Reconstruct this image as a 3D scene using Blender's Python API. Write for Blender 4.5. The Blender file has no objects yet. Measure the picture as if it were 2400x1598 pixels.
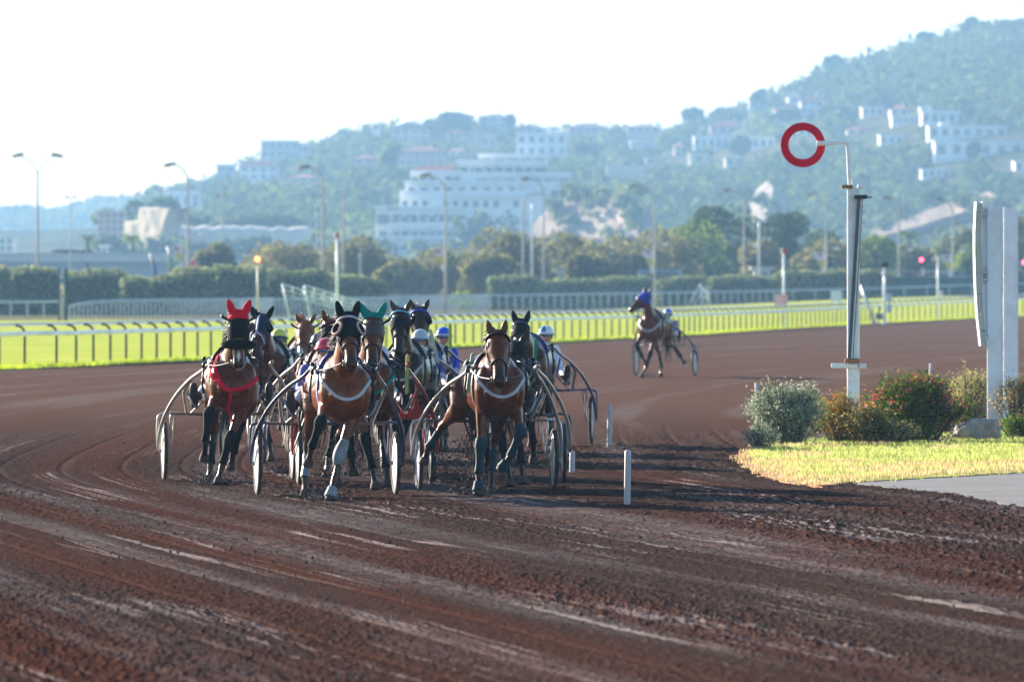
import bpy, bmesh, math, random
import numpy as np
from mathutils import Vector, Matrix, noise as mnoise
from mathutils.bvhtree import BVHTree
R = math.radians
SC = bpy.context.scene
COL = SC.collection
# ------------------------------------------------------------------ camera
F_PX = 20000.0          # focal length in pixels of the 2400 px wide photograph
CAM_H = 2.3             # camera height
HOR = 671.0             # horizon row
cam = bpy.data.cameras.new('camera'); cam_o = bpy.data.objects.new('camera', cam); COL.objects.link(cam_o)
cam.sensor_width = 36.0; cam.lens = 36.0 * F_PX / 2400.0
cam.clip_start = 0.5; cam.clip_end = 20000
cam_o.location = (0, 0, CAM_H)
cam_o.rotation_euler = (R(90) - math.atan((799 - HOR) / F_PX), 0, 0)
cam.dof.use_dof = True; cam.dof.focus_distance = 94.0; cam.dof.aperture_fstop = 5.6
SC.camera = cam_o
# ------------------------------------------------------------------ light
SUN_EL, SUN_AZ = 16.0, 43.0      # elevation; degrees to the left of the view direction, behind the scene
w = bpy.data.worlds.new('World'); SC.world = w; w.use_nodes = True
nt = w.node_tree
bgn = nt.nodes['Background']; bgn.inputs[1].default_value = 0.072
sky = nt.nodes.new('ShaderNodeTexSky'); sky.sky_type = 'NISHITA'; sky.sun_disc = False
sky.sun_elevation = R(SUN_EL); sky.sun_rotation = R(-SUN_AZ)
sky.altitude = 10; sky.air_density = 1.0; sky.dust_density = 0.5; sky.ozone_density = 3.0
nt.links.new(sky.outputs[0], bgn.inputs[0])
sl = bpy.data.lights.new('sun', 'SUN'); sl.energy = 5.0; sl.angle = R(0.5); sl.color = (1.0, 0.90, 0.76)
so = bpy.data.objects.new('sun', sl); COL.objects.link(so)
sd = Vector((-math.sin(R(SUN_AZ)) * math.cos(R(SUN_EL)), math.cos(R(SUN_AZ)) * math.cos(R(SUN_EL)), math.sin(R(SUN_EL))))
so.rotation_euler = sd.to_track_quat('Z', 'Y').to_euler(); so.location = (-40, 40, 40)
HAZE_D, HAZE_G = 0.00017, 0.0
SC.view_settings.view_transform = 'Standard'; SC.view_settings.look = 'None'
SC.view_settings.exposure = 1.95; SC.view_settings.gamma = 1.0; SC.view_settings.use_curve_mapping = False
SC.render.engine = 'CYCLES'
SC.cycles.max_bounces = 6; SC.cycles.diffuse_bounces = 3; SC.cycles.glossy_bounces = 2; SC.cycles.transmission_bounces = 3
SC.cycles.transparent_max_bounces = 6; SC.cycles.volume_bounces = 0
SC.cycles.use_denoising = True
SC.cycles.caustics_reflective = False; SC.cycles.caustics_refractive = False
# ------------------------------------------------------------------ helpers
def sst(a, b, x):
    t = min(1.0, max(0.0, (x - a) / (b - a))); return t * t * (3 - 2 * t)
def zt(x, y):
    """height of the racecourse ground: flat, rising gently under the banked far turn on the right"""
    return 1.35 * sst(0, 48, x) * sst(400, 820, y)
def W(px, py, d):
    return Vector(((px - 1200) / F_PX * d, d, CAM_H + (HOR - py) / F_PX * d))
def G(px, py):
    """ground point seen at a photo pixel"""
    d = 30.0
    while d < 1500:
        p = W(px, py, d)
        if p.z <= zt(p.x, p.y): return Vector((p.x, p.y, zt(p.x, p.y)))
        d += 0.25
    return W(px, py, 1500)
def lerp(a, b, t): return a + (b - a) * t
def interp(x, xs, ys): return float(np.interp(x, xs, ys))

class MB:
    def __init__(s): s.v = []; s.f = []; s.mi = []; s.sm = []
    def add(s, vs, fs, mi=0, smooth=True):
        o = len(s.v); s.v += [tuple(v) for v in vs]
        s.f += [tuple(i + o for i in f) for f in fs]; s.mi += [mi] * len(fs); s.sm += [smooth] * len(fs)
        return s
    def box(s, c, sz, rz=0.0, mi=0, M=None):
        hx, hy, hz = sz[0] / 2, sz[1] / 2, sz[2] / 2
        vs = [Vector((x * hx, y * hy, z * hz)) for x in (-1, 1) for y in (-1, 1) for z in (-1, 1)]
        if M is None: M = Matrix.Rotation(rz, 3, 'Z')
        c = Vector(c)
        return s.add([M @ v + c for v in vs], [(0, 1, 3, 2), (4, 6, 7, 5), (0, 4, 5, 1), (2, 3, 7, 6), (0, 2, 6, 4), (1, 5, 7, 3)], mi, False)
    def bbox(s, c, sz, b=0.01, rz=0.0, mi=0, M=None):
        """box with chamfered edges"""
        bm = bmesh.new(); bmesh.ops.create_cube(bm, size=1.0)
        for v in bm.verts: v.co = Vector((v.co.x * sz[0], v.co.y * sz[1], v.co.z * sz[2]))
        bmesh.ops.bevel(bm, geom=bm.edges[:], offset=b, segments=1, affect='EDGES')
        if M is None: M = Matrix.Rotation(rz, 3, 'Z')
        c = Vector(c); bm.verts.index_update()
        s.add([M @ v.co + c for v in bm.verts], [[v.index for v in f.verts] for f in bm.faces], mi, False); bm.free(); return s
    def tube(s, pts, r, n=8, mi=0, closed=False, smooth=True):
        pts = [Vector(p) for p in pts]; m = len(pts)
        rs = r if isinstance(r, (list, tuple)) else [r] * m
        vs = []; fs = []; up = None
        for i, p in enumerate(pts):
            if closed: t = (pts[(i + 1) % m] - pts[i - 1])
            else: t = pts[min(i + 1, m - 1)] - pts[max(i - 1, 0)]
            t = t.normalized() if t.length > 1e-9 else Vector((0, 0, 1))
            if up is None:
                up = Vector((0, 0, 1)) if abs(t.z) < 0.9 else Vector((0, 1, 0))
            a = t.cross(up)
            if a.length < 1e-6: a = t.cross(Vector((1, 0, 0)))
            a.normalize(); b = a.cross(t).normalized(); up = b
            for k in range(n):
                an = 2 * math.pi * k / n
                vs.append(p + (a * math.cos(an) + b * math.sin(an)) * rs[i])
        for i in range(m if closed else m - 1):
            j = (i + 1) % m
            for k in range(n):
                l = (k + 1) % n; fs.append((i * n + k, i * n + l, j * n + l, j * n + k))
        if not closed:
            fs.append(tuple(range(n - 1, -1, -1))); fs.append(tuple(range((m - 1) * n, m * n)))
        return s.add(vs, fs, mi, smooth)
    def loft(s, secs, n=20, mi=0, up=(0, 1, 0)):
        """secs: list of (centre, half width along x, half height, tangent)"""
        vs = []; fs = []; m = len(secs)
        cs = [Vector(q[0]) for q in secs]
        for i, q in enumerate(secs):
            t = (cs[min(i + 1, m - 1)] - cs[max(i - 1, 0)]).normalized()
            side = Vector((1, 0, 0)); side = (side - t * side.dot(t)).normalized()
            if len(q) > 3 and q[3] is not None: side = (Vector(q[3]) - t * Vector(q[3]).dot(t)).normalized()
            nn = t.cross(side).normalized()
            for k in range(n):
                an = 2 * math.pi * k / n
                ca, sa = math.cos(an), math.sin(an)
                vs.append(cs[i] + side * q[1] * ca + nn * q[2] * sa)
        for i in range(m - 1):
            for k in range(n):
                l = (k + 1) % n; fs.append((i * n + k, i * n + l, (i + 1) * n + l, (i + 1) * n + k))
        fs.append(tuple(range(n - 1, -1, -1))); fs.append(tuple(range((m - 1) * n, m * n)))
        return s.add(vs, fs, mi, True)
    def ell(s, c, r, M=None, nu=12, nv=8, mi=0):
        c = Vector(c); vs = []; fs = []
        if not isinstance(r, (list, tuple)): r = (r, r, r)
        M = M or Matrix.Identity(3)
        for j in range(1, nv):
            ph = math.pi * j / nv
            for i in range(nu):
                th = 2 * math.pi * i / nu
                vs.append(c + M @ Vector((r[0] * math.sin(ph) * math.cos(th), r[1] * math.sin(ph) * math.sin(th), r[2] * math.cos(ph))))
        a = len(vs); vs.append(c + M @ Vector((0, 0, r[2]))); vs.append(c + M @ Vector((0, 0, -r[2])))
        for j in range(nv - 2):
            for i in range(nu):
                k = (i + 1) % nu; fs.append((j * nu + i, (j + 1) * nu + i, (j + 1) * nu + k, j * nu + k))
        for i in range(nu):
            k = (i + 1) % nu; fs.append((a, i, k)); fs.append((a + 1, (nv - 2) * nu + k, (nv - 2) * nu + i))
        return s.add(vs, fs, mi, True)
    def lathe(s, prof, c=(0, 0, 0), M=None, n=16, mi=0, closed=False):
        """profile of (radius, height) turned about local z"""
        c = Vector(c); M = M or Matrix.Identity(3); vs = []; fs = []
        for (r, z) in prof:
            for k in range(n):
                an = 2 * math.pi * k / n; vs.append(c + M @ Vector((r * math.cos(an), r * math.sin(an), z)))
        m = len(prof)
        for i in range(m if closed else m - 1):
            j = (i + 1) % m
            for k in range(n):
                l = (k + 1) % n; fs.append((i * n + k, i * n + l, j * n + l, j * n + k))
        if not closed:
            fs.append(tuple(range(n - 1, -1, -1))); fs.append(tuple(range((m - 1) * n, m * n)))
        return s.add(vs, fs, mi, True)
    def prism(s, poly, y0, y1, mi=0, M=None, c=(0, 0, 0)):
        """poly in (x, z), extruded along y"""
        n = len(poly); c = Vector(c); M = M or Matrix.Identity(3)
        vs = [c + M @ Vector((p[0], y0, p[1])) for p in poly] + [c + M @ Vector((p[0], y1, p[1])) for p in poly]
        fs = [tuple(range(n)), tuple(range(2 * n - 1, n - 1, -1))] + [(i, i + n, (i + 1) % n + n, (i + 1) % n) for i in range(n)]
        return s.add(vs, fs, mi, False)
    def build(s, name, mats, parent=None, loc=None, fix=True):
        me = bpy.data.meshes.new(name); me.from_pydata(s.v, [], s.f); 
        if not isinstance(mats, (list, tuple)): mats = [mats]
        for m in mats: me.materials.append(m)
        me.polygons.foreach_set('material_index', s.mi); me.polygons.foreach_set('use_smooth', s.sm)
        if fix:
            bm = bmesh.new(); bm.from_mesh(me); bmesh.ops.recalc_face_normals(bm, faces=bm.faces[:]); bm.to_mesh(me); bm.free()
        me.update()
        return link(name, me, parent, loc)
def link(name, me, parent=None, loc=None):
    o = bpy.data.objects.new(name, me); COL.objects.link(o)
    if parent is not None: o.parent = parent
    if loc is not None: o.location = loc
    return o
def tag(o, label=None, cat=None, group=None, kind=None):
    if label: o['label'] = label
    if cat: o['category'] = cat
    if group: o['group'] = group
    if kind: o['kind'] = kind
    return o
def thing(name, label, cat, loc=(0, 0, 0), rz=0.0, group=None):
    o = bpy.data.objects.new(name, None); COL.objects.link(o); o.location = loc; o.rotation_euler = (0, 0, rz)
    o.empty_display_size = 0.2
    return tag(o, label, cat, group)
def copy_tree(o, parent=None):
    c = o.copy(); COL.objects.link(c); c.parent = parent
    for ch in list(o.children): copy_tree(ch, c)
    return c
def spline(P, k=6):
    """Catmull-Rom through control points (any number of floats each)"""
    P = [np.array(p, float) for p in P]; out = []
    for i in range(len(P) - 1):
        p0 = P[max(i - 1, 0)]; p1 = P[i]; p2 = P[i + 1]; p3 = P[min(i + 2, len(P) - 1)]
        for j in range(k):
            t = j / k
            out.append(0.5 * ((2 * p1) + (-p0 + p2) * t + (2 * p0 - 5 * p1 + 4 * p2 - p3) * t * t + (-p0 + 3 * p1 - 3 * p2 + p3) * t ** 3))
    out.append(P[-1]); return out
# ------------------------------------------------------------------ materials
_MC = {}
def nd(t, kind, **kw):
    n = t.nodes.new(kind)
    for k, v in kw.items(): setattr(n, k, v)
    return n
def mat(name, col, rough=0.6, metal=0.0, var=0.12, scale=6.0, bump=0.0, bscale=40.0, spec=0.5, dirt=None, dscale=2.0, coat=0.0, attr=None, sheen=0.0, stint=None):
    """Principled material: base colour broken up by two noises, optional dirt colour in patches and fine bump"""
    key = name
    if key in _MC: return _MC[key]
    m = bpy.data.materials.new(name); m.use_nodes = True; t = m.node_tree
    p = t.nodes['Principled BSDF']; p.inputs['Roughness'].default_value = rough; p.inputs['Metallic'].default_value = metal
    p.inputs['Specular IOR Level'].default_value = spec
    if stint: p.inputs['Specular Tint'].default_value = (*stint, 1)
    if coat: p.inputs['Coat Weight'].default_value = coat; p.inputs['Coat Roughness'].default_value = 0.072
    if sheen: p.inputs['Sheen Weight'].default_value = sheen
    tc = nd(t, 'ShaderNodeTexCoord')
    n1 = nd(t, 'ShaderNodeTexNoise'); n1.inputs['Scale'].default_value = scale; n1.inputs['Detail'].default_value = 5
    t.links.new(tc.outputs['Object'], n1.inputs['Vector'])
    hi = [min(1, c * (1 + var)) for c in col]; lo = [c * (1 - var) for c in col]
    if attr:
        a = nd(t, 'ShaderNodeAttribute'); a.attribute_name = attr
        mx = nd(t, 'ShaderNodeMix', data_type='RGBA', blend_type='MULTIPLY'); mx.inputs['Factor'].default_value = 1.0
        rp = nd(t, 'ShaderNodeValToRGB'); rp.color_ramp.elements[0].color = (1 - var, 1 - var, 1 - var, 1); rp.color_ramp.elements[1].color = (1 + var, 1 + var, 1 + var, 1)
        rp.color_ramp.elements[0].position = 0.3; rp.color_ramp.elements[1].position = 0.7
        t.links.new(n1.outputs['Fac'], rp.inputs[0]); t.links.new(a.outputs['Color'], mx.inputs['A']); t.links.new(rp.outputs[0], mx.inputs['B'])
        cur = mx.outputs['Result']
    else:
        rp = nd(t, 'ShaderNodeValToRGB'); rp.color_ramp.elements[0].color = (*lo, 1); rp.color_ramp.elements[1].color = (*hi, 1)
        rp.color_ramp.elements[0].position = 0.3; rp.color_ramp.elements[1].position = 0.7
        t.links.new(n1.outputs['Fac'], rp.inputs[0]); cur = rp.outputs[0]
    if dirt:
        n2 = nd(t, 'ShaderNodeTexNoise'); n2.inputs['Scale'].default_value = dscale; n2.inputs['Detail'].default_value = 8; n2.inputs['Roughness'].default_value = 0.7
        t.links.new(tc.outputs['Object'], n2.inputs['Vector'])
        r2 = nd(t, 'ShaderNodeValToRGB'); r2.color_ramp.elements[0].position = 0.48; r2.color_ramp.elements[1].position = 0.72
        t.links.new(n2.outputs['Fac'], r2.inputs[0])
        mx2 = nd(t, 'ShaderNodeMix', data_type='RGBA'); t.links.new(r2.outputs[0], mx2.inputs['Factor'])
        t.links.new(cur, mx2.inputs['A']); mx2.inputs['B'].default_value = (*dirt, 1); cur = mx2.outputs['Result']
    t.links.new(cur, p.inputs['Base Color'])
    if bump:
        n3 = nd(t, 'ShaderNodeTexNoise'); n3.inputs['Scale'].default_value = bscale; n3.inputs['Detail'].default_value = 4
        t.links.new(tc.outputs['Object'], n3.inputs['Vector'])
        b = nd(t, 'ShaderNodeBump'); b.inputs['Strength'].default_value = bump; b.inputs['Distance'].default_value = 0.02
        t.links.new(n3.outputs['Fac'], b.inputs['Height']); t.links.new(b.outputs[0], p.inputs['Normal'])
    _MC[key] = m; return m
def leafmat(name, c1, c2, trans=0.45, scale=0.9, tcol=None):
    """leaves: diffuse plus light passing through, colour differing from clump to clump"""
    if name in _MC: return _MC[name]
    m = bpy.data.materials.new(name); m.use_nodes = True; t = m.node_tree
    for n in list(t.nodes):
        if n.type == 'BSDF_PRINCIPLED': t.nodes.remove(n)
    out = [n for n in t.nodes if n.type == 'OUTPUT_MATERIAL'][0]
    geo = nd(t, 'ShaderNodeTexCoord'); n1 = nd(t, 'ShaderNodeTexNoise'); n1.inputs['Scale'].default_value = scale; n1.inputs['Detail'].default_value = 3
    t.links.new(geo.outputs['Object'], n1.inputs['Vector'])
    gm = nd(t, 'ShaderNodeNewGeometry'); ad = nd(t, 'ShaderNodeMath', operation='MULTIPLY_ADD'); ad.inputs[1].default_value = 0.3; 
    t.links.new(gm.outputs['Random Per Island'], ad.inputs[0]); t.links.new(n1.outputs['Fac'], ad.inputs[2])
    rp = nd(t, 'ShaderNodeValToRGB'); rp.color_ramp.elements[0].color = (*c1, 1); rp.color_ramp.elements[1].color = (*c2, 1)
    rp.color_ramp.elements[0].position = 0.45; rp.color_ramp.elements[1].position = 0.85
    t.links.new(ad.outputs[0], rp.inputs[0])
    d = nd(t, 'ShaderNodeBsdfDiffuse'); tr = nd(t, 'ShaderNodeBsdfTranslucent'); mx = nd(t, 'ShaderNodeMixShader'); mx.inputs[0].default_value = trans
    t.links.new(rp.outputs[0], d.inputs[0]); 
    hs = nd(t, 'ShaderNodeHueSaturation'); hs.inputs['Value'].default_value = 1.5; hs.inputs['Saturation'].default_value = 1.1
    t.links.new(rp.outputs[0], hs.inputs['Color']); t.links.new(hs.outputs[0], tr.inputs[0])
    t.links.new(d.outputs[0], mx.inputs[1]); t.links.new(tr.outputs[0], mx.inputs[2]); t.links.new(mx.outputs[0], out.inputs[0])
    _MC[name] = m; return m
def emat(name, col, st):
    if name in _MC: return _MC[name]
    m = bpy.data.materials.new(name); m.use_nodes = True; p = m.node_tree.nodes['Principled BSDF']
    p.inputs['Base Color'].default_value = (*col, 1); p.inputs['Emission Color'].default_value = (*col, 1); p.inputs['Emission Strength'].default_value = st
    _MC[name] = m; return m
WHITE = mat('white_paint', (0.72, 0.72, 0.70), 0.45, var=0.06, dirt=(0.42, 0.38, 0.33), dscale=1.6, bump=0.1)
GALV = mat('galvanised_steel', (0.42, 0.43, 0.44), 0.45, 0.6, var=0.12)
BLACKM = mat('black_leather', (0.014, 0.014, 0.016), 0.5, var=0.3, scale=20, bump=0.15, bscale=90, spec=.25)
# ================================================================== ground
def lane(X, Y):
    return X - 0.08 * (np.sqrt((105 - Y) ** 2 + 64) + (105 - Y)) - 0.00058 * np.maximum(Y - 125, 0) ** 2
def cinder(name):
    m = bpy.data.materials.new(name); m.use_nodes = True; t = m.node_tree; p = t.nodes['Principled BSDF']
    p.inputs['Roughness'].default_value = 1.0; p.inputs['Specular IOR Level'].default_value = 0.0
    geo = nd(t, 'ShaderNodeNewGeometry'); sx = nd(t, 'ShaderNodeSeparateXYZ'); t.links.new(geo.outputs['Position'], sx.inputs[0])
    def M(op, a, b=None, c=None):
        n = nd(t, 'ShaderNodeMath', operation=op)
        for i, q in enumerate((a, b, c)):
            if q is None: continue
            if isinstance(q, (int, float)): n.inputs[i].default_value = q
            else: t.links.new(q, n.inputs[i])
        return n.outputs[0]
    X, Y = sx.outputs[0], sx.outputs[1]
    q1 = M('SUBTRACT', 105.0, Y); o1 = M('MULTIPLY', M('ADD', M('SQRT', M('ADD', M('MULTIPLY', q1, q1), 64.0)), q1), 0.08); n2 = M('MAXIMUM', M('SUBTRACT', Y, 125.0), 0.0)
    s = M('SUBTRACT', M('SUBTRACT', X, o1), M('MULTIPLY', M('MULTIPLY', n2, n2), 0.00058))
    def noise(vec, scale, detail=4, rough=0.55):
        n = nd(t, 'ShaderNodeTexNoise'); n.inputs['Scale'].default_value = scale; n.inputs['Detail'].default_value = detail; n.inputs['Roughness'].default_value = rough
        t.links.new(vec, n.inputs['Vector']); return n.outputs['Fac']
    def vec(a, b):
        c = nd(t, 'ShaderNodeCombineXYZ'); t.links.new(a, c.inputs[0]); t.links.new(b, c.inputs[1]); return c.outputs[0]
    def ramp(f, stops):
        r = nd(t, 'ShaderNodeValToRGB'); e = r.color_ramp.elements
        while len(e) < len(stops): e.new(0.5)
        for i, (q, c) in enumerate(stops): e[i].position = q; e[i].color = (*c, 1) if len(c) == 3 else c
        t.links.new(f, r.inputs[0]); return r.outputs[0]
    def mixc(f, a, b):
        x = nd(t, 'ShaderNodeMix', data_type='RGBA')
        for nm, q in (('Factor', f), ('A', a), ('B', b)):
            if isinstance(q, tuple): x.inputs[nm].default_value = (*q, 1)
            elif isinstance(q, float): x.inputs[nm].default_value = q
            else: t.links.new(q, x.inputs[nm])
        return x.outputs['Result']
    lanev = vec(s, M('MULTIPLY', Y, 0.02))
    grain = noise(geo.outputs['Position'], 18.0, 5, 0.7)
    clump = noise(geo.outputs['Position'], 2.2, 5, 0.65)
    base = ramp(grain, [(0.30, (0.014, 0.008, 0.007)), (0.5, (0.047, 0.029, 0.0235)), (0.70, (0.110, 0.077, 0.066))])
    red = ramp(grain, [(0.30, (0.026, 0.009, 0.006)), (0.5, (0.064, 0.027, 0.018)), (0.72, (0.122, 0.054, 0.039))])
    redf = ramp(noise(lanev, 0.55, 4, 0.6), [(0.46, (0, 0, 0)), (0.62, (1, 1, 1))])
    cur = mixc(redf, base, red)
    far = ramp(M('DIVIDE', Y, 500.0), [(0.22, (0, 0, 0)), (0.34, (1, 1, 1))])
    cur = mixc(far, cur, mixc(ramp(clump, [(0.35, (0, 0, 0)), (0.65, (1, 1, 1))]), (0.096, 0.052, 0.037), (0.126, 0.073, 0.054)))
    # pale, packed wheel lanes, broken up by churned patches
    pale = noise(vec(s, M('MULTIPLY', Y, 0.02)), 1.0, 3, 0.5)
    pf = M('MULTIPLY', ramp(pale, [(0.52, (0, 0, 0)), (0.64, (1, 1, 1))]), ramp(clump, [(0.36, (0.15, 0.15, 0.15)), (0.56, (1, 1, 1))]))
    cur = mixc(M('MULTIPLY', pf, 0.40), cur, ramp(grain, [(0.35, (0.085, 0.075, 0.074)), (0.65, (0.29, 0.26, 0.25))]))
    # single thin wheel lines
    ln = noise(vec(s, M('MULTIPLY', Y, 0.006)), 5.5, 1, 0.4)
    lf = M('MULTIPLY', ramp(ln, [(0.478, (0, 0, 0)), (0.493, (1, 1, 1)), (0.507, (1, 1, 1)), (0.522, (0, 0, 0))]), ramp(noise(vec(s, M('MULTIPLY', Y, 0.12)), 0.7, 2), [(0.50, (0, 0, 0)), (0.60, (1, 1, 1))]))
    nearf = ramp(M('DIVIDE', Y, 166.0), [(0.6, (1, 1, 1)), (0.85, (0, 0, 0))])
    cur = mixc(M('MULTIPLY', M('MULTIPLY', lf, nearf), 0.75), cur, (0.30, 0.24, 0.22))
    t.links.new(cur, p.inputs['Base Color'])
    b = nd(t, 'ShaderNodeBump'); b.inputs['Strength'].default_value = 0.8; b.inputs['Distance'].default_value = 0.03
    t.links.new(M('ADD', M('MULTIPLY', grain, 0.6), clump), b.inputs['Height']); t.links.new(b.outputs[0], p.inputs['Normal'])
    return m
def grassmat(name, c1, c2, c3, sc=0.5, fine=30.0):
    m = bpy.data.materials.new(name); m.use_nodes = True; t = m.node_tree; p = t.nodes['Principled BSDF']
    p.inputs['Roughness'].default_value = 1.0; p.inputs['Specular IOR Level'].default_value = 0.0
    geo = nd(t, 'ShaderNodeNewGeometry')
    a = nd(t, 'ShaderNodeTexNoise'); a.inputs['Scale'].default_value = sc; a.inputs['Detail'].default_value = 6; t.links.new(geo.outputs['Position'], a.inputs['Vector'])
    b = nd(t, 'ShaderNodeTexNoise'); b.inputs['Scale'].default_value = fine; b.inputs['Detail'].default_value = 4; t.links.new(geo.outputs['Position'], b.inputs['Vector'])
    mm = nd(t, 'ShaderNodeMath', operation='MULTIPLY_ADD'); mm.inputs[1].default_value = 0.5; t.links.new(b.outputs['Fac'], mm.inputs[0]); t.links.new(a.outputs['Fac'], mm.inputs[2])
    r = nd(t, 'ShaderNodeValToRGB'); e = r.color_ramp.elements; e.new(0.5)
    for i, (q, c) in enumerate(((0.55, c1), (0.75, c2), (0.95, c3))): e[i].position = q; e[i].color = (*c, 1)
    t.links.new(mm.outputs[0], r.inputs[0]); t.links.new(r.outputs[0], p.inputs['Base Color'])
    bp = nd(t, 'ShaderNodeBump'); bp.inputs['Strength'].default_value = 0.5; bp.inputs['Distance'].default_value = 0.04
    t.links.new(b.outputs['Fac'], bp.inputs['Height']); t.links.new(bp.outputs[0], p.inputs['Normal'])
    return m
CIN = cinder('volcanic_cinder')
def sheet(name, X, Y, Z, m, smooth=True, keep=None):
    ny, nx = X.shape
    me = bpy.data.meshes.new(name); me.vertices.add(nx * ny)
    me.vertices.foreach_set('co', np.stack([X, Y, Z], -1).astype(np.float32).ravel())
    i = np.arange(ny - 1)[:, None] * nx + np.arange(nx - 1)[None, :]
    q = np.stack([i, i + 1, i + nx + 1, i + nx], -1)
    if keep is not None: q = q[keep[:-1, :-1]]
    q = q.reshape(-1); nf = len(q) // 4; me.loops.add(nf * 4); me.polygons.add(nf)
    me.loops.foreach_set('vertex_index', q.astype(np.int32)); me.polygons.foreach_set('loop_start', np.arange(0, nf * 4, 4, dtype=np.int32))
    me.polygons.foreach_set('use_smooth', np.full(nf, smooth)); me.materials.append(m); me.update(calc_edges=True)
    return link(name, me)
def vnoise(x, y, seed=0):
    """value noise, numpy"""
    rs = np.random.RandomState(seed); T = rs.rand(256, 256)
    xi = np.floor(x).astype(int); yi = np.floor(y).astype(int); fx = x - xi; fy = y - yi
    fx = fx * fx * (3 - 2 * fx); fy = fy * fy * (3 - 2 * fy)
    a = T[xi % 256, yi % 256]; b = T[(xi + 1) % 256, yi % 256]; c = T[xi % 256, (yi + 1) % 256]; d = T[(xi + 1) % 256, (yi + 1) % 256]
    return (a * (1 - fx) + b * fx) * (1 - fy) + (c * (1 - fx) + d * fx) * fy
def ZT(X, Y):
    f = lambda a, b, x: (lambda t: t * t * (3 - 2 * t))(np.clip((x - a) / (b - a), 0, 1))
    return 1.35 * f(0, 48, X) * f(400, 820, Y)
# plain earth and dry grass out to the horizon, one sheet, a little below the racecourse
gx = np.concatenate([np.linspace(-6000, -130, 16), np.linspace(-110, 130, 50), np.linspace(160, 6000, 16)]); gy = np.concatenate([[-300, -40], np.linspace(0, 1000, 110), np.linspace(1100, 9000, 16)])
Xg, Yg = np.meshgrid(gx, gy)
DRY = grassmat('dry_ground', (0.10, 0.09, 0.045), (0.16, 0.14, 0.07), (0.22, 0.19, 0.11), 0.06, 1.5)
tag(sheet('ground', Xg, Yg, ZT(Xg, Yg) - 0.06, DRY), kind='structure')
# edge of the track against the turf, from the photograph
EDGE = [G(*q) for q in ((-260, 882), (0, 868), (300, 855), (490, 846), (790, 830), (1080, 815), (1325, 803), (1670, 783), (1834, 771), (2060, 758), (2283, 747), (2500, 738), (2700, 731))]
ey = [p.y for p in EDGE]; ex = [p.x for p in EDGE]
def edge_x(y): return np.interp(y, ey, ex)
# near, churned by hooves: real bumps 1-5 cm high
nx, ny = 900, 1300
U, Y = np.meshgrid(np.linspace(0, 1, nx), np.geomspace(43.0, 150.0, ny))
X = (-0.064 * Y - 0.8) + U * (0.128 * Y + 1.6)
s = lane(X, Y)
def churn(X, Y, s):
    hoof = np.maximum(0, vnoise(X * 3.6 + 40, Y * 1.6, 1) - 0.62) * 0.05
    crumb = (vnoise(X * 18, Y * 5, 2) ** 2 - 0.33) * 0.011 * np.clip(Y / 60 - .55, .2, 1) + (vnoise(X * 30, Y * 7, 5) ** 3 - .25) * 0.022 * np.clip(Y / 60 - .55, .2, 1) + (vnoise(X * 58, Y * 11, 6) ** 4 - .2) * 0.022
    lump = (vnoise(X * 1.1, Y * 0.5, 3) - 0.5) * 0.010
    mask = 0.35 + 0.9 * np.clip(vnoise(s * 0.8 + 9, Y * 0.05, 4) * 1.6 - 0.4, 0, 1)
    rut = -0.012 * np.exp(-((s * 1.3 - np.round(s * 1.3)) / 0.05) ** 2)
    rake = 0.02 * np.maximum(0, np.sin((X * 0.35 + Y) * 9.0 + 3 * vnoise(X * .8, Y * .8, 7))) * np.clip((X - 1.2 - (84 - Y) * 0.06) / 1.5, 0, 1) * np.clip((98 - Y) / 12, 0, 1)
    return (hoof + crumb) * mask + lump + rut + rake
Z = churn(X, Y, s)
fade = np.clip((150 - Y) / 25, 0, 1) * np.clip(np.minimum(U, 1 - U) / 0.02, 0, 1)
LAWN_PX = ((1768, 1075), (1760, 1062), (1800, 1044), (1900, 1036), (2100, 1030), (2300, 1020), (2560, 1005), (2560, 1100), (2400, 1107), (2200, 1118), (2060, 1126), (1960, 1130), (1880, 1124), (1820, 1108), (1780, 1090))
ASPH_PX = ((1990, 1131), (2060, 1127), (2200, 1119), (2400, 1108), (2560, 1098), (2560, 1225), (2400, 1190), (2250, 1160), (2120, 1146))
EARTH_PX = ((1728, 1078), (1762, 1056), (1830, 1086), (1880, 1108), (1990, 1129), (1900, 1140), (1830, 1128), (1770, 1104))
def in_poly(P, X, Y):
    c = np.zeros(X.shape, bool); n = len(P)
    for i in range(n):
        a, b = P[i], P[i - 1]
        c ^= ((a.y > Y) != (b.y > Y)) & (X < (b.x - a.x) * (Y - a.y) / (b.y - a.y + 1e-12) + a.x)
    return c
Zn = Z * fade + 0.0
HOLES = [[G(*q) for q in P_] for P_ in (LAWN_PX, ASPH_PX, EARTH_PX)]
_jx = X + .16 * (vnoise(X * 2.5, Y * .5, 31) - .5) + .05 * (vnoise(X * 12, Y * 2, 32) - .5); _jy = Y + 2.2 * (vnoise(X * 1.7, Y * .4, 33) - .5) + 1.0 * (vnoise(X * 6, Y * 1.5, 34) - .5)
for P_ in HOLES: Zn[in_poly(P_, _jx, _jy)] = -.06
tag(sheet('dirt_track', X, Y, Zn, CIN), kind='structure')
# the track behind and beside that patch
U, Y = np.meshgrid(np.linspace(0, 1, 90), np.geomspace(6.0, 900.0, 240))
Lx = np.where(Y < ey[0], -0.10 * Y - 6.0, edge_x(Y)); Rx = np.maximum(9.0 + Y * 0.09, Lx + 4)
X = Lx + U * (Rx - Lx)
Zf = ZT(X, Y) - 0.004 - 0.03 * np.clip((152 - Y) / 12, 0, 1) + 0.01 * (vnoise(X * .7, Y * .5, 8) - .5)
o = tag(sheet('far_track', X, Y, Zf - 0.006, CIN), kind='structure')
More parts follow.
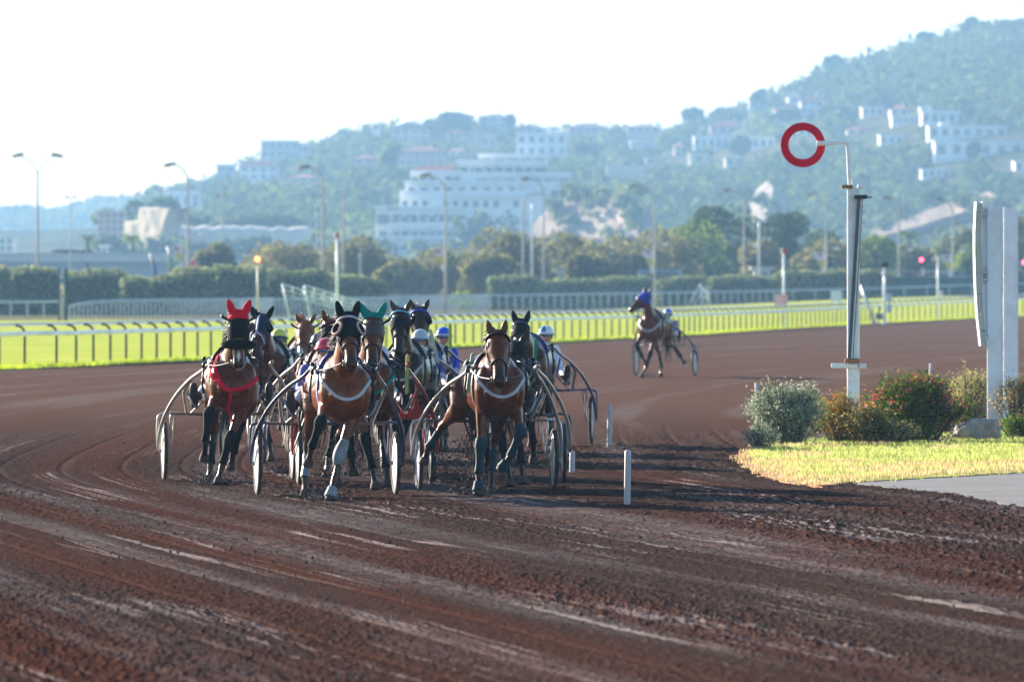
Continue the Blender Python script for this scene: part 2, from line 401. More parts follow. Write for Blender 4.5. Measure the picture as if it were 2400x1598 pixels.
# turf beyond the running rail
TURF = grassmat('turf', (0.31, 0.36, 0.045), (0.40, 0.44, 0.070), (0.48, 0.49, 0.11), 0.25, 9.0)
U, Y = np.meshgrid(np.linspace(0, 1, 70), np.geomspace(150, 900, 400))
Rx = np.where(Y < ey[0], ex[0] + (Y - ey[0]) * 0.14, edge_x(Y)) + 0.12 * (vnoise(Y * .8, Y * 0 + 3, 9) - .5); Lx = Rx - 70
X = Lx + U ** 0.6 * (Rx - Lx)
tag(sheet('turf', X, Y, ZT(X, Y) + 0.035 + 0.03 * (vnoise(X * 1.5, Y * .8, 12) - .5), TURF, keep=Y < np.interp(X, [-40, -14, 0, 10, 60], [560, 600, 690, 780, 852])), kind='structure')
# tufts of longer grass along the turf edge and in front of the posts
def blades(name, pts, h, wd, m, label=None, lean=0.3, seed=1, per=5):
    r = random.Random(seed); b = MB()
    for p in pts:
        for k in range(per):
            a = r.random() * 6.283; hh = h * r.uniform(0.5, 1.25); q = Vector(p) + Vector((r.gauss(0, h * .5), r.gauss(0, h * .5), 0))
            side = Vector((math.cos(a), math.sin(a), 0)) * wd; l = Vector((r.gauss(0, lean), r.gauss(0, lean), 1)).normalized() * hh
            b.add([q - side, q + side, q + l * .6 + side * .6, q + l, q + l * .6 - side * .6], [(0, 1, 2, 3, 4)], 0, False)
    return tag(b.build(name, m, fix=False), label, kind='stuff')
r_ = random.Random(4); pts = []
for i in range(1500):
    y = ey[1] + (ey[-3] - ey[1]) * (r_.random() ** 1.6); pts.append((edge_x(y) - r_.random() ** 2 * 1.6 + 0.05, y, zt(edge_x(y), y) + .02))
blades('turf_edge_grass', pts, 0.13, 0.012, leafmat('turf_blade', (0.20, 0.27, 0.03), (0.36, 0.42, 0.06), 0.5), seed=3, per=6)
# ---- verge, lawn and asphalt on the right
LAWN = grassmat('lawn', (0.26, 0.26, 0.07), (0.37, 0.34, 0.12), (0.48, 0.38, 0.20), 1.2, 14.0)
lawn_poly = [G(*q) for q in LAWN_PX]
def flat_poly(name, poly, z, m, cuts=60, amp=0.02, seed=1, grow=.03):
    from mathutils.geometry import tessellate_polygon
    xs = [p.x for p in poly]; ys = [p.y for p in poly]
    P = np.array([(p.x, p.y) for p in poly])
    def inside(x, y):
        c = False; j = len(P) - 1
        for i in range(len(P)):
            if (P[i, 1] > y) != (P[j, 1] > y) and x < (P[j, 0] - P[i, 0]) * (y - P[i, 1]) / (P[j, 1] - P[i, 1]) + P[i, 0]: c = not c
            j = i
        return c
    cx_ = sum(xs) / len(xs); cy_ = sum(ys) / len(ys); poly = [Vector((p.x + (p.x - cx_) * grow, p.y + (p.y - cy_) * grow * 1.6, 0)) for p in poly]
    # fine ragged outline, then a simple fan of triangles
    r = random.Random(seed); out = []
    for i in range(len(poly)):
        a, b = poly[i], poly[(i + 1) % len(poly)]; n = max(1, int((b - a).length / 0.25))
        for k in range(n):
            q = a.lerp(b, k / n); out.append(Vector((q.x + r.gauss(0, amp * 2), q.y + r.gauss(0, amp * 4), z)))
    tri = tessellate_polygon([out]); b = MB(); b.add(out, tri, 0, False); m2 = len(out); b.add(out + [Vector((q.x, q.y, -.08)) for q in out], [(k, (k + 1) % m2, (k + 1) % m2 + m2, k + m2) for k in range(m2)], 0, False)
    return b.build(name, m, fix=False), inside, (min(xs), max(xs), min(ys), max(ys))
o, lawn_in, lbb = flat_poly('lawn', lawn_poly, 0.016, LAWN, amp=.015); tag(o, kind='structure')
ASPH = mat('asphalt', (0.13, 0.125, 0.13), 0.9, var=0.45, scale=35, bump=0.5, bscale=60, dirt=(0.09, 0.05, 0.04), dscale=0.8)
o, _, _ = flat_poly('asphalt_path', [G(*q) for q in ASPH_PX], 0.004, ASPH, amp=.02, seed=5); tag(o, kind='structure')
EARTH = mat('ochre_earth', (0.36, 0.15, 0.05), 0.95, var=0.35, scale=9, bump=0.5, bscale=30)
o, _, _ = flat_poly('bare_earth', [G(*q) for q in EARTH_PX], 0.010, EARTH, amp=.03, seed=8); tag(o, kind='structure')
r_ = random.Random(6); pts = []; dry = []; pale_ = []
while len(pts) < 5200:
    x = r_.uniform(lbb[0], lbb[1]); y = r_.uniform(lbb[2], lbb[3])
    if lawn_in(x, y):
        nv = mnoise.noise(Vector((x * .9, y * .5, 0))) - (0.36 if (y < 111) else -0.02) + (0.15 if x > 5.6 else 0)
        (pts if nv > -0.25 else dry).append((x, y, .03))
for _ in range(420):
    q = HOLES[2][r_.randrange(len(HOLES[2]))].lerp(HOLES[2][r_.randrange(len(HOLES[2]))], r_.random()); q = q + Vector((r_.gauss(0, .06), r_.gauss(0, .5), .012)); dry.append(tuple(q))
for i in range(len(HOLES[0])):
    a_, b_ = HOLES[0][i], HOLES[0][i - 1]
    for _ in range(int((a_ - b_).length * 14)): q = a_.lerp(b_, r_.random()); (dry if r_.random() < .6 else pts).append((q.x + r_.gauss(0, .05), q.y + r_.gauss(0, .6), .012))
GL = leafmat('lawn_blade', (0.19, 0.24, 0.065), (0.40, 0.42, 0.16), 0.5)
DL = leafmat('dry_blade', (0.34, 0.25, 0.12), (0.50, 0.41, 0.24), 0.45)
blades('lawn_grass', pts, 0.05, 0.005, GL, seed=11, per=5)
blades('dry_grass', dry, 0.055, 0.005, DL, seed=12, per=5)
# loose clods scattered over the near track
r_ = random.Random(21); b = MB()
for i in range(6500):
    y = 48 * (140 / 48) ** r_.random(); x = r_.uniform(-0.065, 0.065) * y
    sdd = mnoise.noise(Vector((x * .35 + 3, y * .12, 0)))
    if r_.random() > 0.35 + sdd: continue
    if any(in_poly(P_, np.array([x]), np.array([y]))[0] for P_ in HOLES): continue
    q = 0.004 + 0.010 * r_.random() ** 3 + (0.010 if r_.random() < .012 else 0); n = 5
    ph = r_.random() * 6; vs = [(x + q * math.cos(ph + k * 1.2566) * r_.uniform(.7, 1.3), y + q * math.sin(ph + k * 1.2566) * r_.uniform(.7, 1.3), 0.0) for k in range(n)] + \
        [(x + .6 * q * math.cos(ph + k * 1.2566) * r_.uniform(.7, 1.3), y + .6 * q * math.sin(ph + k * 1.2566), q * r_.uniform(.8, 1.2) + .012) for k in range(n)]
    b.add(vs, [(k, (k + 1) % n, n + (k + 1) % n, n + k) for k in range(n)] + [tuple(range(n, 2 * n))], 0, False)
CLOD = mat('clod', (0.055, 0.036, 0.034), 0.95, var=0.5, scale=3)
tag(b.build('dirt_clods', CLOD), kind='stuff')
# ================================================================== horses, sulkies, drivers
def remeshed(mb, voxel, smooth=2, name='tmp'):
    me = bpy.data.meshes.new(name); me.from_pydata(mb.v, [], mb.f)
    bm = bmesh.new(); bm.from_mesh(me); bmesh.ops.recalc_face_normals(bm, faces=bm.faces[:]); bm.to_mesh(me); bm.free()
    o = bpy.data.objects.new(name, me); COL.objects.link(o)
    rm = o.modifiers.new('r', 'REMESH'); rm.mode = 'VOXEL'; rm.voxel_size = voxel; rm.use_smooth_shade = True
    if smooth:
        sm = o.modifiers.new('s', 'SMOOTH'); sm.factor = 0.5; sm.iterations = smooth
    dg = bpy.context.evaluated_depsgraph_get(); ev = o.evaluated_get(dg)
    out = bpy.data.meshes.new_from_object(ev); bpy.data.objects.remove(o); bpy.data.meshes.remove(me)
    return out
def seg_dist(P, a, b):
    a = np.array(a, float); b = np.array(b, float); d = b - a
    t = np.clip(((P - a) @ d) / (d @ d + 1e-9), 0, 1)
    return np.linalg.norm(P - (a + t[:, None] * d), axis=1), t
def paint(me, colf):
    n = len(me.vertices); co = np.zeros(n * 3, np.float32); me.vertices.foreach_get('co', co); P = co.reshape(-1, 3).astype(float)
    C = np.concatenate([np.clip(colf(P), 0, 1), np.ones((n, 1))], 1).astype(np.float32)
    at = me.attributes.new('coat', 'FLOAT_COLOR', 'POINT'); at.data.foreach_set('color', C.ravel())
def merge_mesh(me, mb):
    """append the islands of mb to mesh me"""
    bm = bmesh.new(); bm.from_mesh(me); off = [bm.verts.new(v) for v in mb.v]
    for f in mb.f:
        try: fc = bm.faces.new([off[i] for i in f]); fc.smooth = True
        except ValueError: pass
    bmesh.ops.recalc_face_normals(bm, faces=bm.faces[:]); bm.to_mesh(me); bm.free()
COATM = mat('horse_coat', (0.2, 0.1, 0.05), 0.30, var=0.25, scale=9, spec=0.38, coat=.18, stint=(1.0, .52, .28), attr='coat', bump=0.3, bscale=11)
HAIRM = {}
def hairmat(c):
    k = 'hair_%d' % int(c[0] * 1000)
    return mat(k, c, 0.5, var=0.4, scale=30)
EYEM = mat('eye_dark', (0.012, 0.008, 0.006), 0.08, var=0.1)
HOOFM = mat('hoof_horn', (.055, .030, .022), 0.8, var=0.3, scale=14)
CHROME = mat('bit_steel', (0.55, 0.55, 0.56), 0.25, 0.9, var=0.1)
# joints, x positive = image right, y negative = towards the camera, z up
POSE_A = dict(FL=[(-.17, -.12, 1.02), (-.27, -.46, .82), (-.31, -.42, .50), (-.32, -.34, .33)], FR=[(.15, -.10, .99), (.05, -.20, .55), (-.02, -.26, .24), (-.05, -.34, .055)],
              HL=[(-.19, .98, .94), (-.21, 1.22, .56), (-.23, 1.08, .22), (-.24, 1.00, .055)], HR=[(.20, .96, .94), (.18, 1.38, .68), (.15, 1.52, .34), (.13, 1.60, .18)])
def mirror(p):
    f = lambda L: [(-x, y, z) for x, y, z in L]
    return dict(FL=f(p['FR']), FR=f(p['FL']), HL=f(p['HR']), HR=f(p['HL']))
POSE_B = mirror(POSE_A)
COATS = dict(  # body, points (legs, muzzle), mane and tail
    bay=((.105, .020, .0024), (.018, .011, .009), (.02, .013, .01)), redbay=((.160, .031, .0032), (.030, .016, .012), (.03, .016, .01)),
    brown=((.040, .013, .006), (.014, .010, .009), (.016, .011, .01)), dark=((.016, .009, .007), (.012, .009, .008), (.014, .01, .01)),
    chestnut=((.16, .046, .010), (.20, .075, .03), (.36, .15, .06)))
def head_frame(h):
    poll = Vector(h['poll']); pt, yw, rl = R(h.get('pitch', 58)), R(h.get('yaw', 0)), R(h.get('roll', 0))
    u = Vector((0, -math.cos(pt), -math.sin(pt)))        # poll to muzzle
    v = Vector((0, -math.sin(pt), math.cos(pt)))         # out of the forehead
    M = Matrix.Rotation(yw, 3, 'Z'); u = M @ u; v = M @ v
    M2 = Matrix.Rotation(rl, 3, u); v = M2 @ v
    wv = u.cross(v).normalized()                         # image right
    if wv.x < 0: wv = -wv
    return poll, u, v, wv
HSEC = tuple((a * 1.07, b * 1.16, c * 1.10, o * 1.1) for a, b, c, o in ((-.02, .070, .080, -.05), (.05, .092, .110, -.05), (.12, .104, .128, -.058), (.20, .106, .138, -.064), (.28, .094, .130, -.064), (.36, .072, .104, -.048),
        (.44, .060, .080, -.036), (.51, .057, .070, -.034), (.565, .062, .066, -.036), (.61, .056, .058, -.040), (.64, .036, .036, -.046)))
def make_horse(p):
    """p: name, label, loc, rz, coat, head, pose and the tack it wears"""
    t = thing('horse', p['label'], 'horse', p['loc'], R(p['a']), 'trotting horses in the race')
    cb, cp, cm = COATS[p['coat']]; pose = p.get('pose', POSE_A); h = p['head']; poll, u, v, wv = head_frame(h)
    mb = MB()
    # trunk, chest to croup
    S = [((0, -.40, 1.17), .10, .13), ((0, -.35, 1.16), .19, .22), ((0, -.24, 1.16), .245, .31), ((0, -.08, 1.18), .262, .37), ((0, .12, 1.205), .250, .395), ((0, .40, 1.18), .275, .365), ((0, .70, 1.175), .29, .345),
         ((0, .95, 1.215), .275, .315), ((0, 1.15, 1.25), .285, .305), ((0, 1.34, 1.245), .265, .27), ((0, 1.48, 1.21), .19, .20), ((0, 1.54, 1.20), .10, .11)]
    mb.loft([((q[0], q[1], q[2]), q[3], q[4]) for q in spline([(*c, a, b) for c, a, b in S], 3)], 24)
    # neck
    bx = poll.x; n0 = Vector((0, .02, 1.33)); n3 = poll + u * .05 - v * .075
    N = [(*n0, .155, .30), (*(n0.lerp(n3, .30) + Vector((0, -.05, -.045))), .135, .245), (*(n0.lerp(n3, .58) + Vector((0, -.065, -.02))), .108, .185), (*(n0.lerp(n3, .82) + Vector((0, -.035, .0))), .088, .14), (*n3, .08, .11)]
    mb.loft([((q[0], q[1], q[2]), q[3], q[4]) for q in spline(N, 3)], 20)
    # head
    hs = spline([(*(poll + u * a + v * (o)), b, c) for a, b, c, o in HSEC], 3)
    mb.loft([((q[0], q[1], q[2]), q[3], q[4], tuple(wv)) for q in hs], 20)
    HM = Matrix((wv, u, v)).transposed()                 # columns: side, along, out
    hp = lambda a, sd, o: poll + u * a * 1.07 + wv * sd * 1.15 + v * o * 1.1
    for sd in (-1, 1):
        mb.ell(hp(.235, sd * .066, -.115), (.045, .085, .075), HM)         # jowl
        mb.ell(hp(.165, sd * .085, .004), (.026, .045, .024), HM)          # brow ridge
        mb.ell(hp(.30, sd * .070, -.035), (.018, .09, .012), HM)           # facial crest
        mb.ell(hp(.585, sd * .036, .004), (.022, .032, .022), HM)          # nostril rim
        # shoulder, breast and forearm muscles, haunches
        mb.ell((sd * .165, -.20, 1.16), (.115, .16, .27)); mb.ell((sd * .095, -.345, 1.13), (.105, .10, .15))
        mb.ell((sd * .17, 1.18, 1.19), (.13, .27, .30)); mb.ell((sd * .18, 1.30, 1.05), (.10, .16, .22))
    mb.ell(hp(.615, 0, -.085), (.036, .034, .022), HM)                      # lower lip
    # legs
    radF = (.105, .088, .060, .058, .040, .034, .046, .036, .050); radH = (.16, .135, .078, .062, .046, .038, .048, .037, .050)
    legs = {}
    for k in ('FL', 'FR', 'HL', 'HR'):
        J = [Vector(q) for q in pose[k]]; front = k[0] == 'F'; top = Vector((J[0].x * .92, -.14 if front else 1.14, 1.16 if front else 1.2))
        e, kn, fe, ho = J; legs[k] = J
        if front:
            pth = [(top, .125), (e, .10), (e.lerp(kn, .35), .078), (e.lerp(kn, .8), .050), (kn, .053), (kn.lerp(fe, .2), .041), (kn.lerp(fe, .6), .032), (fe, .043), (fe.lerp(ho, .5), .035), (ho, .045)]
        else:
            pth = [(top, .17), (e, .135), (e.lerp(kn, .4), .095), (e.lerp(kn, .8), .052), (kn, .056), (kn.lerp(fe, .2), .045), (kn.lerp(fe, .6), .036), (fe, .046), (fe.lerp(ho, .5), .036), (ho, .046)]
        sp = spline([(*a, b) for a, b in pth], 3)
        mb.loft([((q[0], q[1], q[2]), q[3] * .92, q[3]) for q in sp], 12)
        if not front: mb.ell(kn + Vector((0, .035, .04)), (.03, .035, .05))     # point of hock
    me = remeshed(mb, p.get('voxel', .0145), 3)
    # ears
    eb = MB(); spread = h.get('ear', 24); back = h.get('earback', 0)
    upv = (v * .55 - u * .83 ).normalized(); ears = []
    for sd in (-1, 1):
        base = hp(.015, sd * .058, -.012); ax = (upv + wv * sd * math.tan(R(spread)) - v * math.tan(R(back))).normalized()
        fw = (v - ax * v.dot(ax)).normalized(); sv = ax.cross(fw).normalized(); ears.append((base, ax, fw, sv))
        E = ((0, .024, .024), (.035, .034, .026), (.075, .038, .022), (.115, .030, .017), (.15, .016, .010), (.172, .004, .004))
        vs = []; fs = []; n = 10
        for i, (l, a, b) in enumerate(E):
            for q in range(n):
                an = 2 * math.pi * q / n; ca, sa = math.cos(an), math.sin(an)
                dep = b * sa if sa < 0 else b * sa * (0.25 if abs(ca) > .5 else -0.35)
                vs.append(base + ax * (l - .012) + sv * a * ca + fw * dep)
        for i in range(len(E) - 1):
            for q in range(n):
                r2 = (q + 1) % n; fs.append((i * n + q, i * n + r2, (i + 1) * n + r2, (i + 1) * n + q))
        fs.append(tuple(range((len(E) - 1) * n, len(E) * n))); eb.add(vs, fs)
    nv = len(me.vertices); merge_mesh(me, eb)
    ub, pb, mn = np.array(cb), np.array(cp), np.array(cm)
    pl, uu, vv, ww = (np.array(q) for q in (poll, u, v, wv))
    def colf(P):
        C = np.tile(ub, (len(P), 1)); wgt = np.zeros(len(P))
        for k, J in legs.items():
            d1, t1 = seg_dist(P, J[0], J[1]); d2, t2 = seg_dist(P, J[1], J[2]); d3, t3 = seg_dist(P, J[2], J[3])
            near = np.minimum(d2, d3) < .075
            wgt = np.maximum(wgt, np.where(near, 1.0, np.where(d1 < .09, np.clip((t1 - .72) / .25, 0, 1), 0)))
        al = (P - pl) @ uu / 1.07; si = (P - pl) @ ww / 1.15; out = (P - pl) @ vv / 1.1; hd = (np.abs(si) < .16) & (np.abs(out + .05) < .22) & (al > .1) & (al < .7)
        wgt = np.where(hd, np.maximum(wgt, np.clip((al - .40) / .14, 0, 1) * .9), wgt)
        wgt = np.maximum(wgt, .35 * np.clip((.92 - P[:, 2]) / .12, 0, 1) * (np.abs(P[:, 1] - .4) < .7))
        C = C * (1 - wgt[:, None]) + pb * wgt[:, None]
        for sd in (-1, 1):                                       # nostrils, dark inside
            q = np.sqrt(((al - .590) / .024) ** 2 + ((si - sd * .040) / .015) ** 2); C[(q < 1) & hd & (out > -.03)] = (.006, .005, .005)
        mo = hd & (np.abs(al - .60 - 0) < .07) & (np.abs(out + .062) < .006) & (al > .52); C[mo] = (.01, .008, .008)
        if p.get('blaze'):                                       # white marking on the face
            a0, a1, wd = p['blaze']; q = hd & (al > a0) & (al < a1) & (out > -.035) & (np.abs(si + .004) < wd * np.clip(np.minimum(al - a0, a1 - al) / .05, .25, 1)); C[q] = (.62, .58, .55)
        if p.get('snip'):
            q = hd & (al > .60) & (np.abs(si - .012) < .04) & (out < .0); C[q] = (.45, .33, .30)
        if nv < len(P): C[nv:] = ub * .75 if p['coat'] != 'dark' else ub
        return C
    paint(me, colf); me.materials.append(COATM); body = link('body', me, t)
    dg_v = [vv_.co.copy() for vv_ in me.vertices]; bvh = BVHTree.FromPolygons(dg_v, [tuple(f.vertices) for f in me.polygons])
    def drape(q, off):
        loc, nor, i, d = bvh.find_nearest(Vector(q)); 
        return loc + (Vector(q) - loc).normalized() * off if (Vector(q) - loc).dot(nor) > 0 else loc + nor * off
    def strap(pts, wdt, off, name, m, thick=.006, k=6, smooth_n=0):
        """flat band laid over the body"""
        cp_ = [Vector(q[:3]) for q in spline(pts, k)]; cp_ = [drape(q, off) for q in cp_]
        for _ in range(smooth_n):
            cp_ = [cp_[0]] + [(cp_[i - 1] + cp_[i] * 2 + cp_[i + 1]) / 4 for i in range(1, len(cp_) - 1)] + [cp_[-1]]
            cp_ = [q if (q - bvh.find_nearest(q)[0]).dot(bvh.find_nearest(q)[1]) > off * .6 else drape(q, off) for q in cp_]
        b = MB(); vs = []; fs = []
        for i, q in enumerate(cp_):
            tg = (cp_[min(i + 1, len(cp_) - 1)] - cp_[max(i - 1, 0)]).normalized(); loc, nor, _, _ = bvh.find_nearest(q)
            sd = tg.cross(nor).normalized() * wdt / 2
            vs += [q - sd - nor * thick, q + sd - nor * thick, q + sd + nor * thick, q - sd + nor * thick]
        for i in range(len(cp_) - 1):
            for j in range(4):
                l = (j + 1) % 4; fs.append((i * 4 + j, i * 4 + l, i * 4 + 4 + l, i * 4 + 4 + j))
        fs += [(3, 2, 1, 0), tuple(range(len(cp_) * 4 - 4, len(cp_) * 4))]
        return b.add(vs, fs, 0, False).build(name, m, t)
    # eyes and hooves
    for sd in (-1, 1):
        MB().ell(hp(.185, sd * .094, -.018), (.017, .024, .021), HM, 10, 8).build('eye', EYEM, t)
    for k, J in legs.items():
        fe, ho = J[2], J[3]; d = (ho - fe).normalized()
        if ho.z < .09: d = Vector((d.x * .3, -.35, -.9)).normalized()
        q = d.to_track_quat('Z', 'Y').to_matrix()
        MB().lathe(((.040, -.035), (.047, -.02), (.060, .045), (.058, .052), (.03, .048)), ho, q, 14).build('hoof', p.get('hoofmat', HOOFM), t)
    # mane and tail: many tapering locks
    rr = random.Random(p.get('seed', 1)); b = MB(); crest = [Vector(q[:3]) for q in spline([(*(n0 + Vector((0, .10, .27))),), (*(n0.lerp(n3, .35) + Vector((0, .13, .16))),), (*(n0.lerp(n3, .7) + Vector((0, .10, .08))),), (*(poll - v * .03 - u * .02),)], 8)]
    for q in crest:
        for k in range(4):
            sd = p.get('mane_side', -1); fly = p.get('fly', .5)
            e = q + Vector((sd * rr.uniform(.05, .16), rr.uniform(.0, .14) * (1 + fly), rr.uniform(-.12, .05 + .06 * fly)))
            b.tube([q + Vector((rr.gauss(0, .01), 0, 0)), q.lerp(e, .5) + Vector((0, .01, .035)), e], (.012, .010, .002), 5)
    b.build('mane', hairmat(cm), t)
    if p.get('forelock', 1):
        b = MB()
        for k in range(9):
            q = hp(0, rr.gauss(0, .02), .01); b.tube([q, q + u * .06 + v * .03 + wv * rr.gauss(0, .02), q + u * rr.uniform(.10, .16) + v * .015 + wv * rr.gauss(0, .035)], (.012, .009, .002), 5)
        b.build('forelock', hairmat(cm), t)
    b = MB(); tx = p.get('tail_x', 0)
    for k in range(46):
        q = Vector((rr.gauss(0, .02), 1.52, 1.30)); e = Vector((tx + rr.gauss(0, .10), 1.95 + rr.gauss(0, .12), .62 + rr.gauss(0, .16)))
        m1 = q + Vector((tx * .3, .22, .0)); m2 = m1.lerp(e, .5) + Vector((rr.gauss(0, .05), .08, -.02))
        b.tube([Vector(z[:3]) for z in spline([q, m1, m2, e], 3)], [.016, .018, .02, .02, .018, .017, .015, .012, .008, .003], 5)
    b.build('tail', hairmat(cm), t)
    # ---------------------------------------------------------------- tack
    tk = p.get('tack', BLACKM)
    def headring(a, off, r, m, name, half=None, osq=0.0):
        """band round the head at distance a from the poll"""
        i = np.interp(a, [q[0] for q in HSEC], range(len(HSEC))); g = lambda c: float(np.interp(a, [q[0] for q in HSEC], [q[c] for q in HSEC]))
        pts = []; N_ = 24; rg = range(N_) if half is None else range(half[0], half[1] + 1)
        for q in rg:
            an = 2 * math.pi * q / N_; c = poll + u * (a - osq * math.sin(an)) + wv * (g(1) + off) * math.cos(an) + v * (g(3) + (g(2) + off) * math.sin(an)); pts.append(c)
        return MB().tube(pts, r, 8, closed=half is None).build(name, m, t)
    bd = p.get('browband')
    if bd: headring(.075, .012, .013, bd, 'browband', (-1, 13), .0)
    headring(.43, .008, .009, tk, 'noseband', None, .02)
    br = MB()
    for sd in (-1, 1):
        br.tube([hp(.02, sd * .094, -.05), hp(.12, sd * .112, -.055), hp(.28, sd * .104, -.045), hp(.43, sd * .074, -.03), hp(.535, sd * .066, -.045)], .008, 6)
        br.tube([hp(.05, sd * .098, -.06), hp(.20, sd * .098, -.15), hp(.30, sd * .05, -.20), hp(.30, 0, -.205)], .007, 6)
    br.build('bridle', tk, t)
    for sd in (-1, 1):
        c = hp(.55, sd * .072, -.055); an = [c + (u * math.cos(q) + v * math.sin(q)) * .030 for q in np.linspace(0, 6.283, 13)[:-1]]
        MB().tube(an, .005, 6, closed=True).build('bit_ring', CHROME, t)
        # rein from the bit back along the neck to the saddle
        sh = Vector((sd * .30, -.02, 1.40)); e = Vector((sd * .27, .30, 1.47))
        MB().tube([Vector(q[:3]) for q in spline([c, c.lerp(sh, .5) + Vector((sd * .03, 0, -.03)), sh, e, Vector((sd * .20, 1.2, 1.42)), Vector((sd * .09, 2.06, 1.20))], 5)], .009, 6).build('rein', p.get('reinmat', tk), t)
    # hood / blinkers over the head
    if p.get('hood'):
        hc, a0, a1 = p['hood']; hb = MB()
        sec = [q for q in spline([(*(poll + u * a + v * o), b, c, a) for a, b, c, o in HSEC], 3) if a0 <= q[5] <= a1]
        hb.loft([((q[0], q[1], q[2]), q[3] + .011, q[4] + .011, tuple(wv)) for q in sec], 24); hb.build('hood', hc, t)
    if p.get('earcover'):
        ec = MB()
        for base, ax, fw, sv in ears:
            E = ((-.03, .040, .036), (.0, .040, .034), (.05, .046, .032), (.09, .046, .026), (.13, .036, .022), (.165, .024, .017), (.185, .008, .007))
            ec.loft([(base + ax * l, a, b_, tuple(sv)) for l, a, b_ in E], 12)
        q = spline([(*(poll + u * a + v * o), b, c) for a, b, c, o in HSEC[:3]], 3)
        ec.loft([((z[0], z[1], z[2]), z[3] + .013, z[4] + .013, tuple(wv)) for z in q[:p.get('earcap', 6)]], 20)
        ec.build('ear_cover', p['earcover'], t)
    if p.get('cups'):                                            # blinker cups, open to the front
        cc, rim = p['cups']
        for sd in (-1, 1):
            ax = (wv * sd * .75 + v * .55 + u * -.1).normalized(); c = hp(.175, sd * .088, -.012); qm = ax.to_track_quat('Z', 'Y').to_matrix()
            MB().lathe(((.066, -.03), (.074, 0), (.068, .035), (.060, .046), (.052, .040), (.055, .01), (.0, .0)), c, qm, 18).build('blinker_cup', cc, t)
            if rim:
                bk = (wv * sd).normalized(); MB().tube([c + qm @ Vector((.07 * math.cos(q), .07 * math.sin(q), .036)) for q in np.linspace(0, 6.283, 19)[:-1]], .014, 8, closed=True).build('cup_rim', rim, t)
    if p.get('headpole_stubs'):
        for sd in (-1, 1): MB().tube([hp(.09, sd * .10, -.02), hp(.06, sd * .16, .01), hp(.05, sd * .175, .03)], (.012, .018, .018), 8).build('bridle_stub', tk, t)
    if p.get('shadow_roll'):
        pts = []
        for q in np.linspace(-.25, 1.25, 22):
            an = math.pi * q; dr = max(0, -math.sin(an)); pts.append(hp(.36 + .02 * math.sin(an), .135 * math.cos(an) * (1 - .1 * dr), -.03 + .10 * math.sin(an)))
        r0 = [.03 + .024 * math.sin(math.pi * i / 21) ** .5 if 0 < i < 21 else .02 for i in range(22)]
        MB().tube(pts, r0, 12).build('shadow_roll', p['shadow_roll'], t)
    if p.get('stripe'):
        b = MB(); b.tube([hp(a, -.012, g_) for a, g_ in ((.02, .045), (.10, .098), (.20, .104), (.29, .092), (.33, .08))], .013, 8)
        for sd in (-1, 1): b.tube([hp(.33, -.005, .085), hp(.37, sd * .045, .06), hp(.42, sd * .072, .0), hp(.44, sd * .075, -.03)], .011, 8)
        b.build('face_stripe', p['stripe'], t)
    # breast collar, saddle and girth
    bc = p.get('collar')
    if bc:
        m_, style = bc
        if style == 'U': strap([(-.31, .05, 1.40), (-.29, -.20, 1.33), (-.24, -.40, 1.22), (-.15, -.50, 1.13), (-.06, -.54, 1.095), (.06, -.54, 1.095), (.15, -.50, 1.13), (.24, -.40, 1.22), (.29, -.20, 1.33), (.31, .05, 1.40)], .033, .014, 'breast_collar', m_, .010, smooth_n=10)
        else:
            strap([(-.30, .10, 1.36), (-.29, -.25, 1.30), (-.16, -.46, 1.14), (-.05, -.5, 1.10), (.14, -.47, 1.13), (.29, -.25, 1.24), (.30, .02, 1.28)], .044, .010, 'breast_collar', m_, .008, smooth_n=6)
            strap([(-.20, -.05, 1.52), (-.24, -.30, 1.38), (-.14, -.46, 1.16), (-.05, -.5, 1.11)], .040, .014, 'collar_strap', m_, .008)
            strap([(-.05, -.5, 1.10), (-.06, -.46, .95), (-.10, -.30, .80), (-.05, -.1, .76)], .035, .010, 'chest_strap', m_, .007)
    strap([(-.02, .18, .78), (-.30, .18, 1.0), (-.32, .17, 1.25), (-.22, .16, 1.52), (0, .16, 1.66), (.22, .16, 1.52), (.32, .17, 1.25), (.30, .18, 1.0), (.02, .18, .78)], .075, .010, 'girth', p.get('girthmat', BLACKM), .010)
    strap([(-.29, .22, 1.36), (-.21, .21, 1.52), (0, .2, 1.64), (.21, .21, 1.52), (.29, .22, 1.36)], .17, .026, 'saddle_pad', p.get('padmat', BLACKM), .016)
    for sd in (-1, 1):
        b = MB(); b.tube([(sd * .31, .06, 1.42), (sd * .335, .0, 1.40), (sd * .34, -.06, 1.36)], .020, 8); b.ell((sd * .33, .02, 1.46), .026); b.tube([(sd * .33, .12, 1.34), (sd * .345, .16, 1.18), (sd * .33, .18, 1.05)], .013, 6); b.build('shaft_holder', BLACKM, t)
